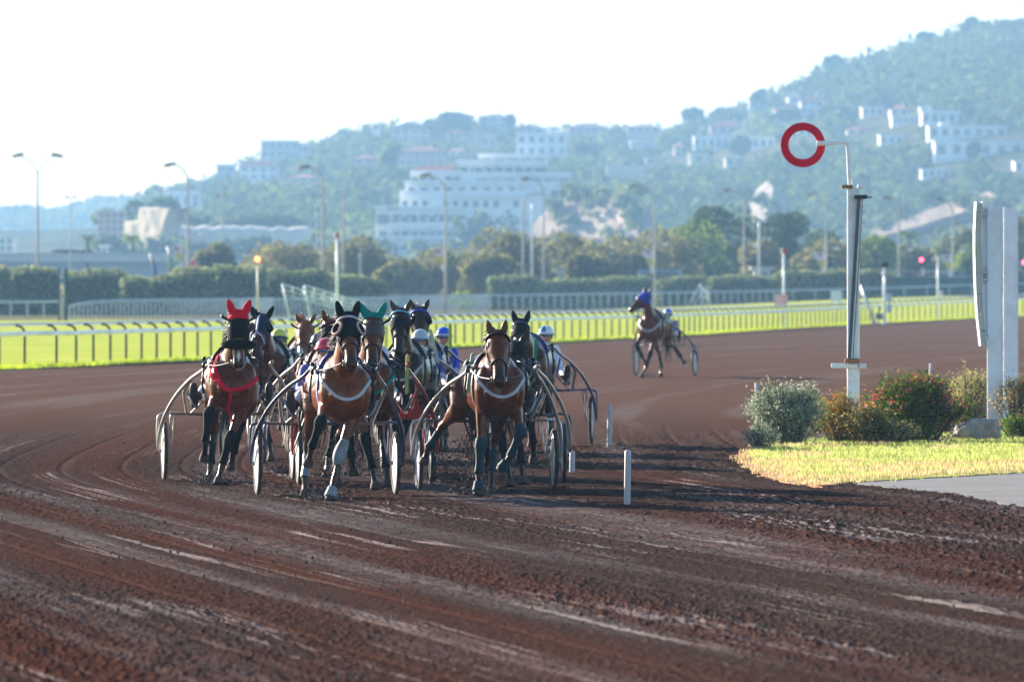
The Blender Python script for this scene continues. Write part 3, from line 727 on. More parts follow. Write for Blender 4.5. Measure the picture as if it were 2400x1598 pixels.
    # leg boots and bandages
    for k, wh, m_ in p.get('boots', ()):
        J = legs[k]; e, kn, fe, ho = J; b = MB()
        if wh == 'knee': q = [(e.lerp(kn, .72), .070), (e.lerp(kn, .88), .073), (kn, .071), (kn.lerp(fe, .18), .060), (kn.lerp(fe, .30), .053)]
        elif wh == 'shin': q = [(kn.lerp(fe, .28), .045), (kn.lerp(fe, .45), .043), (kn.lerp(fe, .7), .043), (kn.lerp(fe, .9), .052), (fe, .055)]
        elif wh == 'long': q = [(e.lerp(kn, .80), .060), (kn, .066), (kn.lerp(fe, .22), .052), (kn.lerp(fe, .6), .042), (fe, .054)]
        elif wh == 'shield':
            q = [(e.lerp(kn, .70) + Vector((0, -.03, 0)), .050), (e.lerp(kn, .85) + Vector((0, -.03, 0)), .066), (kn + Vector((0, -.03, 0)), .070), (kn.lerp(fe, .25) + Vector((0, -.02, 0)), .064), (kn.lerp(fe, .42) + Vector((0, -.015, 0)), .045)]
        else: q = [(fe.lerp(ho, .45), .048), (fe.lerp(ho, .8), .060), (ho + (ho - fe).normalized() * .01, .067)]
        b.loft([((z[0], z[1], z[2]), z[3], z[3]) for z in spline([(*a, r_) for a, r_ in q], 3)], 14); b.build('bell_boot' if wh == 'bell' else 'leg_boot', m_, t)
    return t
# ------------------------------------------------------------------ sulky
TYRE = mat('tyre_rubber', (0.02, 0.018, 0.017), 0.85, var=0.3, dirt=(.10, .055, .04), dscale=6)
DISC = mat('wheel_disc', (0.70, 0.69, 0.66), 0.4, var=0.06, dirt=(.36, .27, .22), dscale=4)
SEATM = mat('seat_vinyl', (0.02, 0.02, 0.024), 0.5)
def make_sulky(p):
    t = thing('racing_sulky', p['label'], 'sulky', p['loc'], R(p['a']), 'two-wheeled sulkies drawn by the horses')
    fm = p['frame']; sm = p.get('shaft', fm); TW = p.get('track', .765); YA = 2.08
    for sd in (-1, 1):
        wh = thing('wheel', None, None); wh.parent = t; wh.location = (sd * TW, YA, .352)
        Mx = Matrix.Rotation(R(90), 3, 'Y')
        MB().lathe([(.318 + .030 * math.cos(q), .024 * math.sin(q)) for q in np.linspace(0, 6.283, 11)[:-1]], (0, 0, 0), Mx, 40, closed=True).build('tyre', TYRE, wh)
        b = MB(); b.lathe(((.025, .040), (.10, .034), (.22, .020), (.300, .008), (.300, -.008), (.22, -.020), (.10, -.034), (.025, -.040)), (0, 0, 0), Mx, 40); b.build('disc', p.get('disc', DISC), wh)
        MB().lathe(((.012, -.06), (.022, -.055), (.026, .0), (.022, .055), (.012, .06)), (0, 0, 0), Mx, 12).build('hub', GALV, wh)
        # fork: outer and inner arm
        b = MB()
        b.tube([Vector(q[:3]) for q in spline([(sd * (TW - .10), YA, .80), (sd * (TW - .02), YA + .005, .80), (sd * (TW + .065), YA, .77), (sd * (TW + .082), YA, .68), (sd * (TW + .085), YA - .02, .5), (sd * (TW + .07), YA, .352)], 4)], .015, 8)
        b.tube([Vector(q[:3]) for q in spline([(sd * (TW - .10), YA, .79), (sd * (TW - .072), YA, .74), (sd * (TW - .085), YA - .02, .5), (sd * (TW - .07), YA, .352)], 4)], .014, 8)
        b.tube([Vector(q[:3]) for q in spline([(sd * (TW - .13), YA, .79), (sd * (TW - .12), YA + .14, .66), (sd * (TW - .085), YA + .05, .38)], 3)], .011, 8)
        b.build('fork', fm, t)
        # main curved shaft from the outer fork forward to the saddle
        b = MB(); b.tube([Vector(q[:3]) for q in spline([(sd * (TW + .075), YA - .02, .40), (sd * (TW + .065), YA - .14, .56), (sd * (TW + .02), YA - .30, .76), (sd * (TW - .09), YA - .60, 1.00), (sd * (TW - .23), YA - 1.05, 1.20), (sd * .41, YA - 1.5, 1.32), (sd * .365, .36, 1.39), (sd * .355, .0, 1.42), (sd * .35, -.12, 1.43)], 5)], p.get('sr', .021), 10)
        b.build('shaft', sm, t)
        b = MB(); b.tube([Vector(q[:3]) for q in spline([(sd * .50, YA, .79), (sd * .51, YA - .10, .86), (sd * .56, YA - .45, 1.06), (sd * .535, YA - 1.0, 1.18)], 4)], .022, 8)
        b.tube([(sd * .45, YA - .02, .80), (sd * .30, YA - .65, 1.0), (sd * .40, YA - 1.35, 1.27)], .012, 8); b.build('shaft_brace', p.get('brace', fm), t)
        # stirrup for the driver's foot
        b = MB(); b.tube([(sd * .52, YA - .42, 1.05), (sd * .45, YA - .47, .90), (sd * .40, YA - .46, .86)], .013, 8); b.build('stirrup', GALV, t)
        mk = p.get('marker' + ('L' if sd < 0 else 'R'))
        if mk:
            m_, tilt, zo = mk; M = Matrix.Rotation(R(tilt), 3, 'Y'); MB().bbox((sd * .36 + p.get('mkx', 0), .30, 1.22 + zo), (.045, .016, .46), .02, M=M).build('shaft_sleeve', m_, t)
    MB().tube([(-(TW - .08), YA, .795), (-.3, YA, .785), (.3, YA, .785), (TW - .08, YA, .795)], .018, 10).build('axle_bar', p.get('bar', fm), t)
    if p.get('gusset'):
        b = MB()
        for sd in (-1, 1): b.prism([(sd * .50, .76), (sd * .74, .74), (sd * .74, .83), (sd * .66, .87), (sd * .60, 1.02), (sd * .57, 1.02), (sd * .57, .90), (sd * .48, .83)], YA - .02, YA + .02)
        b.prism([(-.5, .765), (.5, .765), (.5, .83), (-.5, .83)], YA - .022, YA + .022); b.build('gusset', p['gusset'], t)
    b = MB(); b.loft([((0, YA + .28, .90), .11, .03), ((0, YA + .36, .91), .17, .035), ((0, YA + .55, .92), .19, .04), ((0, YA + .68, .95), .17, .045), ((0, YA + .72, 1.02), .12, .04)], 16); b.build('seat', SEATM, t)
    b = MB()
    for sd in (-1, 1): b.tube([(sd * .28, YA, .785), (sd * .17, YA + .35, .86), (sd * .12, YA + .66, .90)], .016, 8)
    b.build('seat_rail', fm, t)
    return t
# ------------------------------------------------------------------ driver
SKIN = (.42, .23, .16)
CLOTHM = mat('racing_silks', (1, 1, 1), 0.7, var=0.10, scale=7, attr='coat', spec=.3, bump=.25, bscale=14)
BOOTM = mat('boot_leather', (0.02, 0.02, 0.022), 0.55, var=0.3, dirt=(.10, .06, .045), dscale=5)
def make_driver(p):
    t = thing('person', p['label'], 'person', p['loc'], R(p['a'])); dz = p.get('dz', 0); lx = p.get('lx', 0); YA = 2.08
    J = lambda x, y, z: Vector((x + lx * max(0, min(1, (z - .9) / .5)), y, z + dz))
    mb = MB(); hip = J(0, YA + .48, .98); chest = J(0, YA + .52, 1.26); neck = J(0, YA + .46, 1.44); hd = J(p.get('hx', 0), YA + .42, 1.585)
    mb.loft([((q[0], q[1], q[2]), q[3], q[4]) for q in spline([(*(hip + Vector((0, .02, -.06))), .15, .10), (*hip, .17, .115), (*hip.lerp(chest, .5), .16, .11), (*chest, .185, .118), (*chest.lerp(neck, .6), .175, .10), (*(neck + Vector((0, 0, -.005))), .075, .065), (*(neck + Vector((0, -.01, .05))), .055, .055)], 3)], 18)
    mb.tube([neck, neck + (hd - neck) * .6], (.058, .055), 12)
    # head with a face
    mb.ell(hd, (.076, .098, .112), None, 18, 14); mb.ell(hd + Vector((0, -.035, -.062)), (.052, .055, .052)); f = hd + Vector((0, -.094, 0))
    mb.tube([f + Vector((0, .010, .012)), f + Vector((0, -.012, -.018)), f + Vector((0, -.020, -.030))], (.008, .012, .014), 8)
    mb.ell(f + Vector((0, -.002, -.062)), (.024, .010, .007)); mb.ell(f + Vector((0, .002, -.076)), (.020, .010, .006)); mb.ell(f + Vector((0, .012, -.102)), (.024, .018, .016))
    for sd in (-1, 1):
        mb.ell(hd + Vector((sd * .078, .005, -.01)), (.012, .022, .030)); mb.ell(hd + Vector((sd * .042, -.078, -.022)), (.022, .014, .018))
    ft = {}; hands = {}
    for sd in (-1, 1):
        sh = J(sd * .19, YA + .50, 1.38); el = J(sd * .27, YA + .30, 1.16); hn = J(sd * .10, YA - .02, 1.20); hands[sd] = hn
        mb.tube([Vector(q[:3]) for q in spline([chest.lerp(sh, .6), sh, sh.lerp(el, .5), el, el.lerp(hn, .5), hn.lerp(el, .1)], 3)], [float(z) for z in np.interp(np.linspace(0, 1, 16), [0, .2, .4, .6, .8, 1], [.07, .066, .052, .047, .040, .030])], 12)
        # palm and five bent fingers round the rein
        mb.ell(hn, (.022, .042, .040)); b0 = hn + Vector((sd * .012, -.035, .0))
        for k, (zz, ln) in enumerate(((.030, .9), (.010, 1.0), (-.010, .95), (-.028, .75))):
            q = b0 + Vector((0, 0, zz)); mb.tube([q, q + Vector((sd * .004, -.030 * ln, 0)), q + Vector((-sd * .022, -.040 * ln, -.002)), q + Vector((-sd * .034, -.018 * ln, -.002))], (.0105, .010, .009, .0075), 7)
        mb.tube([hn + Vector((-sd * .010, .012, .034)), hn + Vector((-sd * .022, -.012, .044)), hn + Vector((-sd * .026, -.036, .036))], (.012, .011, .008), 7)
        hp_ = hip + Vector((sd * .09, -.02, -.03)); kn = J(sd * .27, YA + .08, 1.10); kn.z = max(kn.z - dz, 1.06); an = Vector((sd * p.get('fx', .44), YA - .40, .955)); ft[sd] = an
        mb.tube([Vector(q[:3]) for q in spline([hp_, hp_.lerp(kn, .5), kn, kn.lerp(an, .45), an], 3)], [float(z) for z in np.interp(np.linspace(0, 1, 13), [0, .25, .5, .72, 1], [.10, .088, .068, .062, .042])], 12)
    me = remeshed(mb, .0085, 2); c1, c2, cs = (np.array(q) for q in (p['jacket'], p.get('sleeve', p['jacket']), p.get('trousers', (.62, .62, .66))))
    hdn, nkn = np.array(hd), np.array(neck); hz = hip.z
    def colf(P):
        C = np.tile(c1, (len(P), 1)); arm = np.abs(P[:, 0] - lx * .8) > .175; C[arm & (P[:, 2] > 1.1 + dz)] = c2
        for sd in (-1, 1):
            d, tt = seg_dist(P, J(sd * .19, YA + .5, 1.38), J(sd * .27, YA + .30, 1.16)); d2, _ = seg_dist(P, J(sd * .27, YA + .3, 1.16), hands[sd]); am = (np.minimum(d, d2) < .085) & (P[:, 1] < YA + .6) ; C[am] = c2
            if p.get('hoops') is not None: C[am & (np.sin(tt * 24) > 0)] = p['hoops']
            hp_ = hip + Vector((sd * .09, -.02, -.03)); d3, _ = seg_dist(P, hp_, J(sd * .27, YA + .08, 1.10) - Vector((0, 0, dz))); d4, _ = seg_dist(P, J(sd * .27, YA + .08, 1.10) - Vector((0, 0, dz)), ft[sd])
            C[(np.minimum(d3, d4) < .105) & ~am] = cs; C[(np.linalg.norm(P - np.array(hands[sd]), axis=1) < .085)] = SKIN
        C[(P[:, 2] < hz - .01) & (P[:, 1] > YA + .3)] = cs
        if p.get('belt') is not None: C[(np.abs(P[:, 2] - hip.z - .16) < .06) & (np.abs(P[:, 0]) < .2) & (P[:, 1] > YA + .35)] = p['belt']
        face = (np.linalg.norm((P - hdn) / np.array([1, 1, 1.25]), axis=1) < .125) | ((P[:, 2] > nkn[2] + .045)); C[face] = SKIN
        lips = face & (np.abs(P[:, 2] - (hd.z - .068)) < .012) & (np.abs(P[:, 0] - hd.x) < .022) & (P[:, 1] < hd.y - .085); C[lips] = (.33, .12, .10)
        for sd in (-1, 1):
            ey = face & (np.hypot((P[:, 0] - hd.x - sd * .030) / .014, (P[:, 2] - hd.z - .004) / .008) < 1) & (P[:, 1] < hd.y - .05); C[ey] = (.02, .015, .01)
        return C
    paint(me, colf); me.materials.append(CLOTHM); link('body', me, t)
    # helmet with peak and strap, goggles
    b = MB(); hb = hd + Vector((0, .012, .030)); M = Matrix.Rotation(R(-8), 3, 'X')
    prof = [(.122 * math.cos(q) + .0, .118 * math.sin(q) + .0) for q in np.linspace(-.12, 1.55, 12)]
    for mi, (a0, a1) in enumerate(p.get('helm_split', ((0, 6.283),))):
        n = 24 if a1 - a0 > 6 else 12; vs = []; fs = []
        for (r, z) in prof:
            for k in range(n + 1):
                an = a0 + (a1 - a0) * k / n; vs.append(hb + M @ Vector((r * .93 * math.cos(an), r * 1.08 * math.sin(an), z)))
        m = len(prof)
        for i in range(m - 1):
            for k in range(n): fs.append((i * (n + 1) + k, i * (n + 1) + k + 1, (i + 1) * (n + 1) + k + 1, (i + 1) * (n + 1) + k))
        b.add(vs, fs, mi, True)
    pk = [hb + M @ Vector((.122 * .93 * math.cos(q), .122 * 1.10 * math.sin(q), -.014)) for q in np.linspace(math.pi, 2 * math.pi, 15)]
    b.tube(pk, .009, 8, 1 if len(p['helmet']) > 1 else 0); hm = b.build('helmet', p['helmet'], t, fix=False)
    sd_ = hm.modifiers.new('shell', 'SOLIDIFY'); sd_.thickness = .008; sd_.offset = -1
    b = MB()
    for sd in (-1, 1): b.tube([hd + Vector((sd * .098, .01, .02)), hd + Vector((sd * .086, -.02, -.05)), hd + Vector((sd * .05, -.05, -.115)), hd + Vector((0, -.06, -.125))], .007, 6)
    b.build('chin_strap', BLACKM, t)
    b = MB(); gz = .008; pts = [hd + Vector((.086 * math.sin(q), -.103 * math.cos(q) - .004, gz)) for q in np.linspace(-1.25, 1.25, 13)]
    vs = []; fs = []
    for q in pts: vs += [q + Vector((0, 0, .024)), q + Vector((0, -.012, .010)), q + Vector((0, -.012, -.012)), q + Vector((0, 0, -.024))]
    for i in range(len(pts) - 1):
        for j in range(3): fs.append((i * 4 + j, i * 4 + j + 1, i * 4 + 5 + j, i * 4 + 4 + j))
    b.add(vs, fs); g = b.build('goggles', p.get('goggles', GOGM), t, fix=False); g.modifiers.new('t', 'SOLIDIFY').thickness = .004
    for sd in (-1, 1):                                           # boots: sole turned to the camera, toe up
        a = ft[sd]; tilt = R(12); d = Vector((sd * .05, -math.sin(tilt), math.cos(tilt))).normalized(); fw = Vector((0, -1, -.1)).normalized()
        b = MB(); b.loft([((q[0], q[1], q[2]), q[3], q[4]) for q in spline([(*(a - d * .085 + Vector((0, -.03, 0))), .026, .020), (*(a - d * .07 + Vector((0, -.03, 0))), .043, .036), (*(a - d * .01 + Vector((0, -.025, 0))), .046, .05), (*(a + d * .06 + Vector((0, -.03, 0))), .046, .042), (*(a + d * .13 + Vector((0, -.035, 0))), .050, .034), (*(a + d * .19 + Vector((0, -.035, 0))), .040, .026), (*(a + d * .215 + Vector((0, -.035, 0))), .020, .014)], 2)], 14)
        b.tube([a + Vector((-sd * .05, .13, .05)), a + Vector((-sd * .02, .06, .03)), a + Vector((0, 0, .0))], (.062, .056, .050), 12)
        b.bbox(a - d * .055 + Vector((0, -.072, 0)), (.075, .026, .07), .008)
        b.build('boot', p.get('boots', BOOTM), t)
    return t
GOGM = mat('goggle_lens', (0.10, 0.20, 0.38), 0.06, 0.7, var=0.2)
# ================================================================== the field
CLR = lambda n, c, r=.55, me=0.0, **k: mat(n, c, r, me, **k)
RED = CLR('red_fabric', (.68, .008, .03), .85, var=.12, scale=20, bump=.2, spec=.05); BLK = CLR('black_fabric', (.007, .008, .011), .85, var=.35, scale=16, bump=.35, bscale=60, spec=.12)
FLEECE = CLR('black_fleece', (.008, .008, .009), .95, spec=.05, var=.4, scale=60, bump=1.0, bscale=120); WHT = CLR('white_webbing', (.46, .46, .48), .6, var=.08, dirt=(.45, .36, .30), dscale=9)
GREENF = CLR('green_fabric', (.0, .20, .16), .8, spec=.1, var=.15, scale=20); BLUEB = CLR('blue_band', (.03, .05, .55), .5); SKYB = CLR('sky_blue_band', (.10, .40, .55), .5)
NAVY = CLR('navy_paint', (.028, .030, .11), .28, var=.15, coat=.6); CREAM = CLR('cream_tube', (.50, .46, .38), .35, .25, var=.12, coat=.4); SILVER = CLR('silver_tube', (.52, .52, .50), .3, .55, var=.12, coat=.3)
BROWNT = CLR('brown_tube', (.16, .09, .075), .4, .3, var=.2); REDT = CLR('red_tube', (.50, .010, .018), .28, var=.1, coat=.7); DARKT = CLR('dark_tube', (.035, .035, .04), .35, .4, coat=.4); GREYT = CLR('grey_tube', (.24, .26, .28), .4, .5)
YEL = CLR('yellow_sleeve', (.62, .60, .18), .6, var=.1); PALEY = CLR('pale_sleeve', (.62, .66, .50), .6, var=.1); GRN = CLR('green_sleeve', (.05, .30, .16), .6)
SHEEP = CLR('sheepskin', (.62, .40, .36), .95, var=.2, scale=50, bump=.8, bscale=90); BLUEH = CLR('royal_blue_hood', (.02, .05, .42), .7, spec=.15, var=.25, scale=14); DKHOOD = CLR('dark_navy_hood', (.014, .016, .036), .6, spec=.3, var=.3, scale=14)
WBOOT = CLR('white_boot', (.20, .23, .25), .6, var=.2, dirt=(.18, .12, .10), dscale=7); TEALB = CLR('dark_teal_boot', (.008, .032, .042), .7, spec=.2, var=.25, scale=12); STRIPE = CLR('pale_blue_stripe', (.35, .42, .62), .4)
BLUEP = CLR('blue_pad', (.02, .05, .25), .7, var=.2); PALED = CLR('blue_grey_disc', (.36, .42, .52), .35, var=.08, dirt=(.25, .2, .18), dscale=4); NOBOOT = ()
def hel(n, c): return CLR('helmet_' + n, c, .22, var=.04, coat=.7)
allb = lambda m, kinds=('long', 'shin'): [(k, kinds[0] if k[0] == 'F' else kinds[1], m) for k in ('FL', 'FR', 'HL', 'HR')]
def X(px, d): return (px - 1200) / F_PX * d
def off(loc, a, fwd): return Vector((loc[0] - math.sin(R(a)) * fwd, loc[1] + math.cos(R(a)) * fwd, 0))
def entry(px, d, a, horse, sulky, driver=None, sa=None, spx=None):
    loc = (X(px, d), d, 0)
    horse.update(loc=loc, a=a); hr = make_horse(horse)
    if horse.get('scale'): hr.scale = (horse['scale'],) * 3
    sa = a if sa is None else sa
    ax = Vector(loc) + Matrix.Rotation(R(a), 3, 'Z') @ Vector((0, 2.08, 0))
    if spx: ax.x = X(spx, ax.y)
    loc = tuple(ax - Matrix.Rotation(R(sa), 3, 'Z') @ Vector((0, 2.08, 0)))
    sulky.update(loc=loc, a=sa); make_sulky(sulky)
    if driver: driver.update(loc=loc, a=sa); make_driver(driver)
TRS = (.60, .60, .66)
# red-eared horse, image left
entry(545, 99.2, 4.5, sa=6, spx=536, horse=dict(label='bay trotter with red ear covers and black fleece shadow roll', coat='bay', seed=2, head=dict(poll=(.05, -.50, 2.0), pitch=73, yaw=-3, roll=-5, ear=20), earcover=RED, earcap=5,
    hood=(BLK, .06, .37), shadow_roll=FLEECE, headpole_stubs=1, collar=(RED, 'V'), snip=1, blaze=(.44, .56, .022), boots=[('FL', 'long', BLK), ('FR', 'long', BLK), ('HL', 'shin', BLK), ('HR', 'long', BLK)], forelock=0,
    pose=dict(FL=[(-.18, -.12, 1.02), (-.30, -.48, .83), (-.335, -.46, .50), (-.345, -.36, .335)], FR=[(.14, -.10, .98), (-.05, -.24, .52), (-.13, -.30, .24), (-.18, -.36, .06)],
              HL=[(-.18, .98, .94), (-.17, 1.22, .56), (-.21, 1.05, .22), (-.23, .98, .055)], HR=[(.22, .96, .94), (.16, 1.38, .68), (.08, 1.50, .34), (.055, 1.58, .19)])),
    sulky=dict(label='cream framed sulky behind the red-eared horse', frame=CREAM, bar=BROWNT), driver=dict(label='driver in pale trousers half hidden behind the red-eared horse', hx=.10, lx=.05, dz=-.06, jacket=(.55, .55, .60), helmet=[hel('black', (.02, .02, .022))], trousers=TRS))
# white-browband horse, centre front
entry(804, 92.0, 7, sa=7, spx=766, horse=dict(label='bay trotter in front with black hood and pink-rimmed blinkers', coat='redbay', seed=5, head=dict(poll=(.0, -.50, 1.99), pitch=53, yaw=0, ear=17), hood=(BLK, -.03, .36), earcover=BLK, earcap=2, cups=(BLK, SHEEP), browband=WHT,
    collar=(WHT, 'U'), boots=[('FL', 'long', BLK), ('FR', 'shield', WBOOT), ('HL', 'shin', GREYT), ('HR', 'shin', DARKT), ('FR', 'bell', WBOOT)], padmat=BLUEP, forelock=0, hoofmat=HOOFM, girthmat=BLUEP, tail_x=-.16,
    pose=dict(FL=[(-.19, -.12, 1.03), (-.30, -.50, .84), (-.37, -.34, .58), (-.40, -.26, .42)], FR=[(.13, -.12, .98), (-.07, -.30, .50), (-.13, -.36, .22), (-.18, -.42, .055)],
              HL=[(-.21, .98, .94), (-.27, 1.20, .55), (-.31, 1.02, .22), (-.32, .95, .055)], HR=[(.20, .96, .94), (.10, 1.36, .66), (.09, 1.48, .32), (.10, 1.56, .165)])),
    sulky=dict(label='navy framed sulky behind the pink-blinkered horse', frame=NAVY, shaft=NAVY, bar=BROWNT, brace=SILVER), driver=dict(label='driver in red helmet behind the pink-blinkered horse', jacket=(.10, .10, .30), hx=.03, lx=.0, helmet=[hel('red', (.62, .015, .04))], trousers=TRS))
# bare-headed bay, right front
entry(1166, 94.0, 6.5, sa=6, spx=1140, horse=dict(label='bay trotter in front with bare face and white breast collar', coat='bay', seed=9, head=dict(poll=(-.06, -.50, 1.80), pitch=54, yaw=-3, roll=3, ear=13), browband=BLK, collar=(WHT, 'U'),
    boots=[('FL', 'long', TEALB), ('FR', 'long', TEALB), ('HL', 'shin', TEALB), ('HR', 'shin', TEALB), ('FL', 'bell', TEALB), ('FR', 'bell', TEALB)], tail_x=0,
    pose=dict(FL=[(-.17, -.10, .98), (-.21, -.20, .54), (-.235, -.24, .24), (-.25, -.32, .06)], FR=[(.17, -.12, 1.01), (.20, -.48, .70), (.10, -.38, .44), (.03, -.28, .32)],
              HL=[(-.30, .98, .96), (-.46, 1.40, .74), (-.60, 1.55, .50), (-.64, 1.62, .36)], HR=[(.14, .98, .94), (.10, 1.22, .56), (.06, 1.08, .24), (.04, 1.0, .055)])),
    sulky=dict(label='silver framed sulky behind the bare-faced bay', frame=SILVER, bar=BROWNT, markerL=(PALEY, 8, .12), mkx=0.0, disc=PALED), driver=dict(label='driver in green hooped jacket behind the bare-faced bay', jacket=(.0, .16, .08), sleeve=(.0, .16, .08), hoops=(.55, .58, .68), helmet=[hel('blue', (.03, .16, .42)), hel('white', (.7, .7, .72))], helm_split=((0.9, 2.2), (2.2, 7.183)), dz=.04, hx=.12, lx=.05, trousers=TRS))
# horse tucked in behind the bare-headed bay
entry(1183, 98.2, 2, dict(label='dark horse mostly hidden behind the bare-faced bay', coat='dark', seed=12, head=dict(poll=(.10, -.62, 1.66), pitch=40, yaw=4), pose=POSE_B, hood=(BLK, .05, .30), boots=allb(BLK)),
    dict(label='dark sulky showing its wheel beyond the silver sulky', frame=DARKT, shaft=SILVER, bar=DARKT, markerR=(GRN, 3, .25), disc=PALED))
# green-eared horse
entry(866, 96.8, 3, sa=5, spx=855, horse=dict(label='bay trotter with green ear covers behind the pink-blinkered horse', coat='bay', seed=14, head=dict(poll=(.02, -.50, 1.97), pitch=58, yaw=-4, ear=26), earcover=GREENF, earcap=4, hood=(CLR('brown_leather', (.05, .02, .012), .5), .10, .30), headpole_stubs=1, collar=(GREENF, 'U'), pose=POSE_B,
    boots=[('FL', 'long', BLK), ('FR', 'shin', BLK), ('HL', 'shin', BLK), ('HR', 'shin', BLK)]),
    sulky=dict(label='bright red sulky behind the green-eared horse', frame=REDT, shaft=REDT, gusset=REDT, markerR=(YEL, 2, .08)), driver=dict(label='driver in plain white helmet beside the green-eared horse', jacket=(.03, .04, .22), sleeve=(.6, .6, .66), helmet=[hel('white', (.7, .7, .72))], dz=.17, lx=.05, hx=.10, trousers=TRS))
# horse with a turned head left of the centre one
entry(772, 103.4, 4, dict(label='bay trotter with head turned, between chestnut and pink-blinkered horse', coat='redbay', seed=17, head=dict(poll=(.0, -.50, 1.90), pitch=64, yaw=20, ear=22), browband=BLK, hood=(BLK, .10, .24), collar=(BLK, 'U'), boots=allb(BLK), pose=POSE_A),
    dict(label='white tubed sulky whose left wheel stands beside the red-eared horse', frame=SILVER, bar=BROWNT), dict(label='driver hidden behind the bay with turned head', jacket=(.3, .12, .10), helmet=[hel('black', (.02, .02, .022))]))
# white-striped hood
entry(630, 112.5, -2, dict(label='brown trotter in black hood with a pale centre stripe', coat='bay', seed=21, head=dict(poll=(-.06, -.52, 1.90), pitch=47, yaw=-6, ear=28), hood=(DKHOOD, -.02, .34), earcover=BLK, earcap=2, cups=(BLK, None), stripe=STRIPE, collar=(BLK, 'U'), boots=allb(BLK), pose=POSE_B, mane_side=-1, fly=1.2, forelock=0),
    dict(label='grey sulky behind the stripe-hooded horse', frame=GREYT, markerR=(PALEY, -6, .10)), dict(label='driver in yellow helmet with mirrored goggles', jacket=(.015, .016, .02), sleeve=(.40, .42, .05), helmet=[hel('yellow', (.60, .60, .06)), hel('black', (.02, .02, .022))], hx=-.02, trousers=TRS))
# chestnut
entry(712, 121, 2, dict(label='chestnut trotter with bushy forelock at the back of the pack', coat='chestnut', seed=25, head=dict(poll=(.02, -.50, 1.80), pitch=52, yaw=-10, ear=30), headpole_stubs=1, collar=(BLK, 'U'), boots=allb(BLK), pose=POSE_A, fly=1.5, blaze=(.46, .58, .03)),
    dict(label='grey sulky at the back behind the chestnut', frame=GREYT), None)
# pair of dark horses
entry(948, 111, -5, dict(label='dark trotter with sky blue browband and pale collar', coat='dark', seed=28, head=dict(poll=(.0, -.50, 2.0), pitch=56, yaw=2, ear=25), browband=SKYB, hood=(BLK, .12, .33), collar=(CLR('grey_webbing', (.34, .34, .34), .6), 'U'), boots=allb(BLK), pose=POSE_A),
    dict(label='navy sulky behind the dark horse with sky blue browband', frame=NAVY, brace=NAVY, markerR=(PALEY, -14, .30)), dict(label='driver in grey helmet behind the sky-blue-banded horse', jacket=(.04, .05, .26), helmet=[hel('grey', (.42, .46, .48))], trousers=(.42, .40, .44), hx=-.02, lx=-.02))
entry(990, 117.5, -4, dict(label='dark trotter with royal blue browband at the back', coat='dark', seed=31, head=dict(poll=(.0, -.50, 2.0), pitch=58, yaw=8, ear=25), browband=BLUEB, cups=(BLK, None), boots=allb(BLK), pose=POSE_B),
    dict(label='blue sulky behind the dark horse with royal blue browband', frame=CLR('blue_paint', (.03, .05, .22), .3, coat=.5), markerR=(YEL, 0, .34)), dict(label='driver in royal blue helmet and royal blue jacket', jacket=(.03, .06, .50), helmet=[hel('royal', (.02, .08, .62)), hel('grey', (.42, .46, .48))], trousers=(.42, .40, .46), hx=.06, lx=.04))
# black-hooded horse on the right
entry(1240, 122.2, -4, dict(label='brown trotter with black hood beside the blue and white helmet', coat='brown', seed=35, head=dict(poll=(-.08, -.56, 1.80), pitch=50, yaw=-2, ear=17), hood=(BLK, -.03, .31), earcover=BLK, earcap=2, pose=POSE_B, padmat=BLUEP, girthmat=BLUEP, boots=allb(BLK), browband=NAVY, forelock=1),
    dict(label='navy sulky at the right edge of the pack', frame=NAVY, brace=NAVY), dict(label='driver in blue and white halved helmet and white jacket', jacket=(.60, .62, .70), belt=(.02, .03, .05), helmet=[hel('teal', (.02, .17, .30)), hel('white', (.7, .7, .72))], helm_split=((1.571, 4.712), (-1.571, 1.571)), hx=.05, lx=.03, trousers=(.58, .62, .74), goggles=GOGM), )
# the lone trotter behind
entry(1526, 216.3, -11, dict(label='lone bay trotter in royal blue hood trailing far behind', coat='bay', seed=40, head=dict(poll=(-.02, -.50, 1.98), pitch=34, yaw=-34, ear=16), hood=(BLUEH, -.02, .30), cups=(DARKT, None), earcover=DKHOOD, earcap=2, collar=(WHT, 'U'), voxel=.018, scale=1.07, forelock=0, tail_x=.12,
    boots=[('FL', 'long', BLK), ('FR', 'long', BLK), ('HL', 'shin', BLK), ('HR', 'shin', BLK)],
    pose=dict(FL=[(-.18, -.12, 1.02), (-.27, -.44, .76), (-.16, -.34, .50), (-.10, -.26, .36)], FR=[(.12, -.12, .98), (.02, -.26, .54), (-.06, -.34, .25), (-.14, -.42, .06)], HL=[(-.16, .98, .94), (-.02, 1.2, .56), (.06, 1.05, .22), (.06, .98, .055)], HR=[(.22, .98, .96), (.30, 1.38, .72), (.44, 1.55, .48), (.50, 1.62, .36)])),
    dict(label='dark grey sulky behind the lone trotter', frame=GREYT, shaft=DARKT, markerR=(YEL, -4, .22)), dict(label='driver in blue helmet and blue yellow jacket behind the lone trotter', jacket=(.02, .05, .42), hoops=(.55, .45, .03), helmet=[hel('royal', (.02, .08, .62)), hel('pale', (.55, .55, .6))], trousers=(.66, .68, .60)))
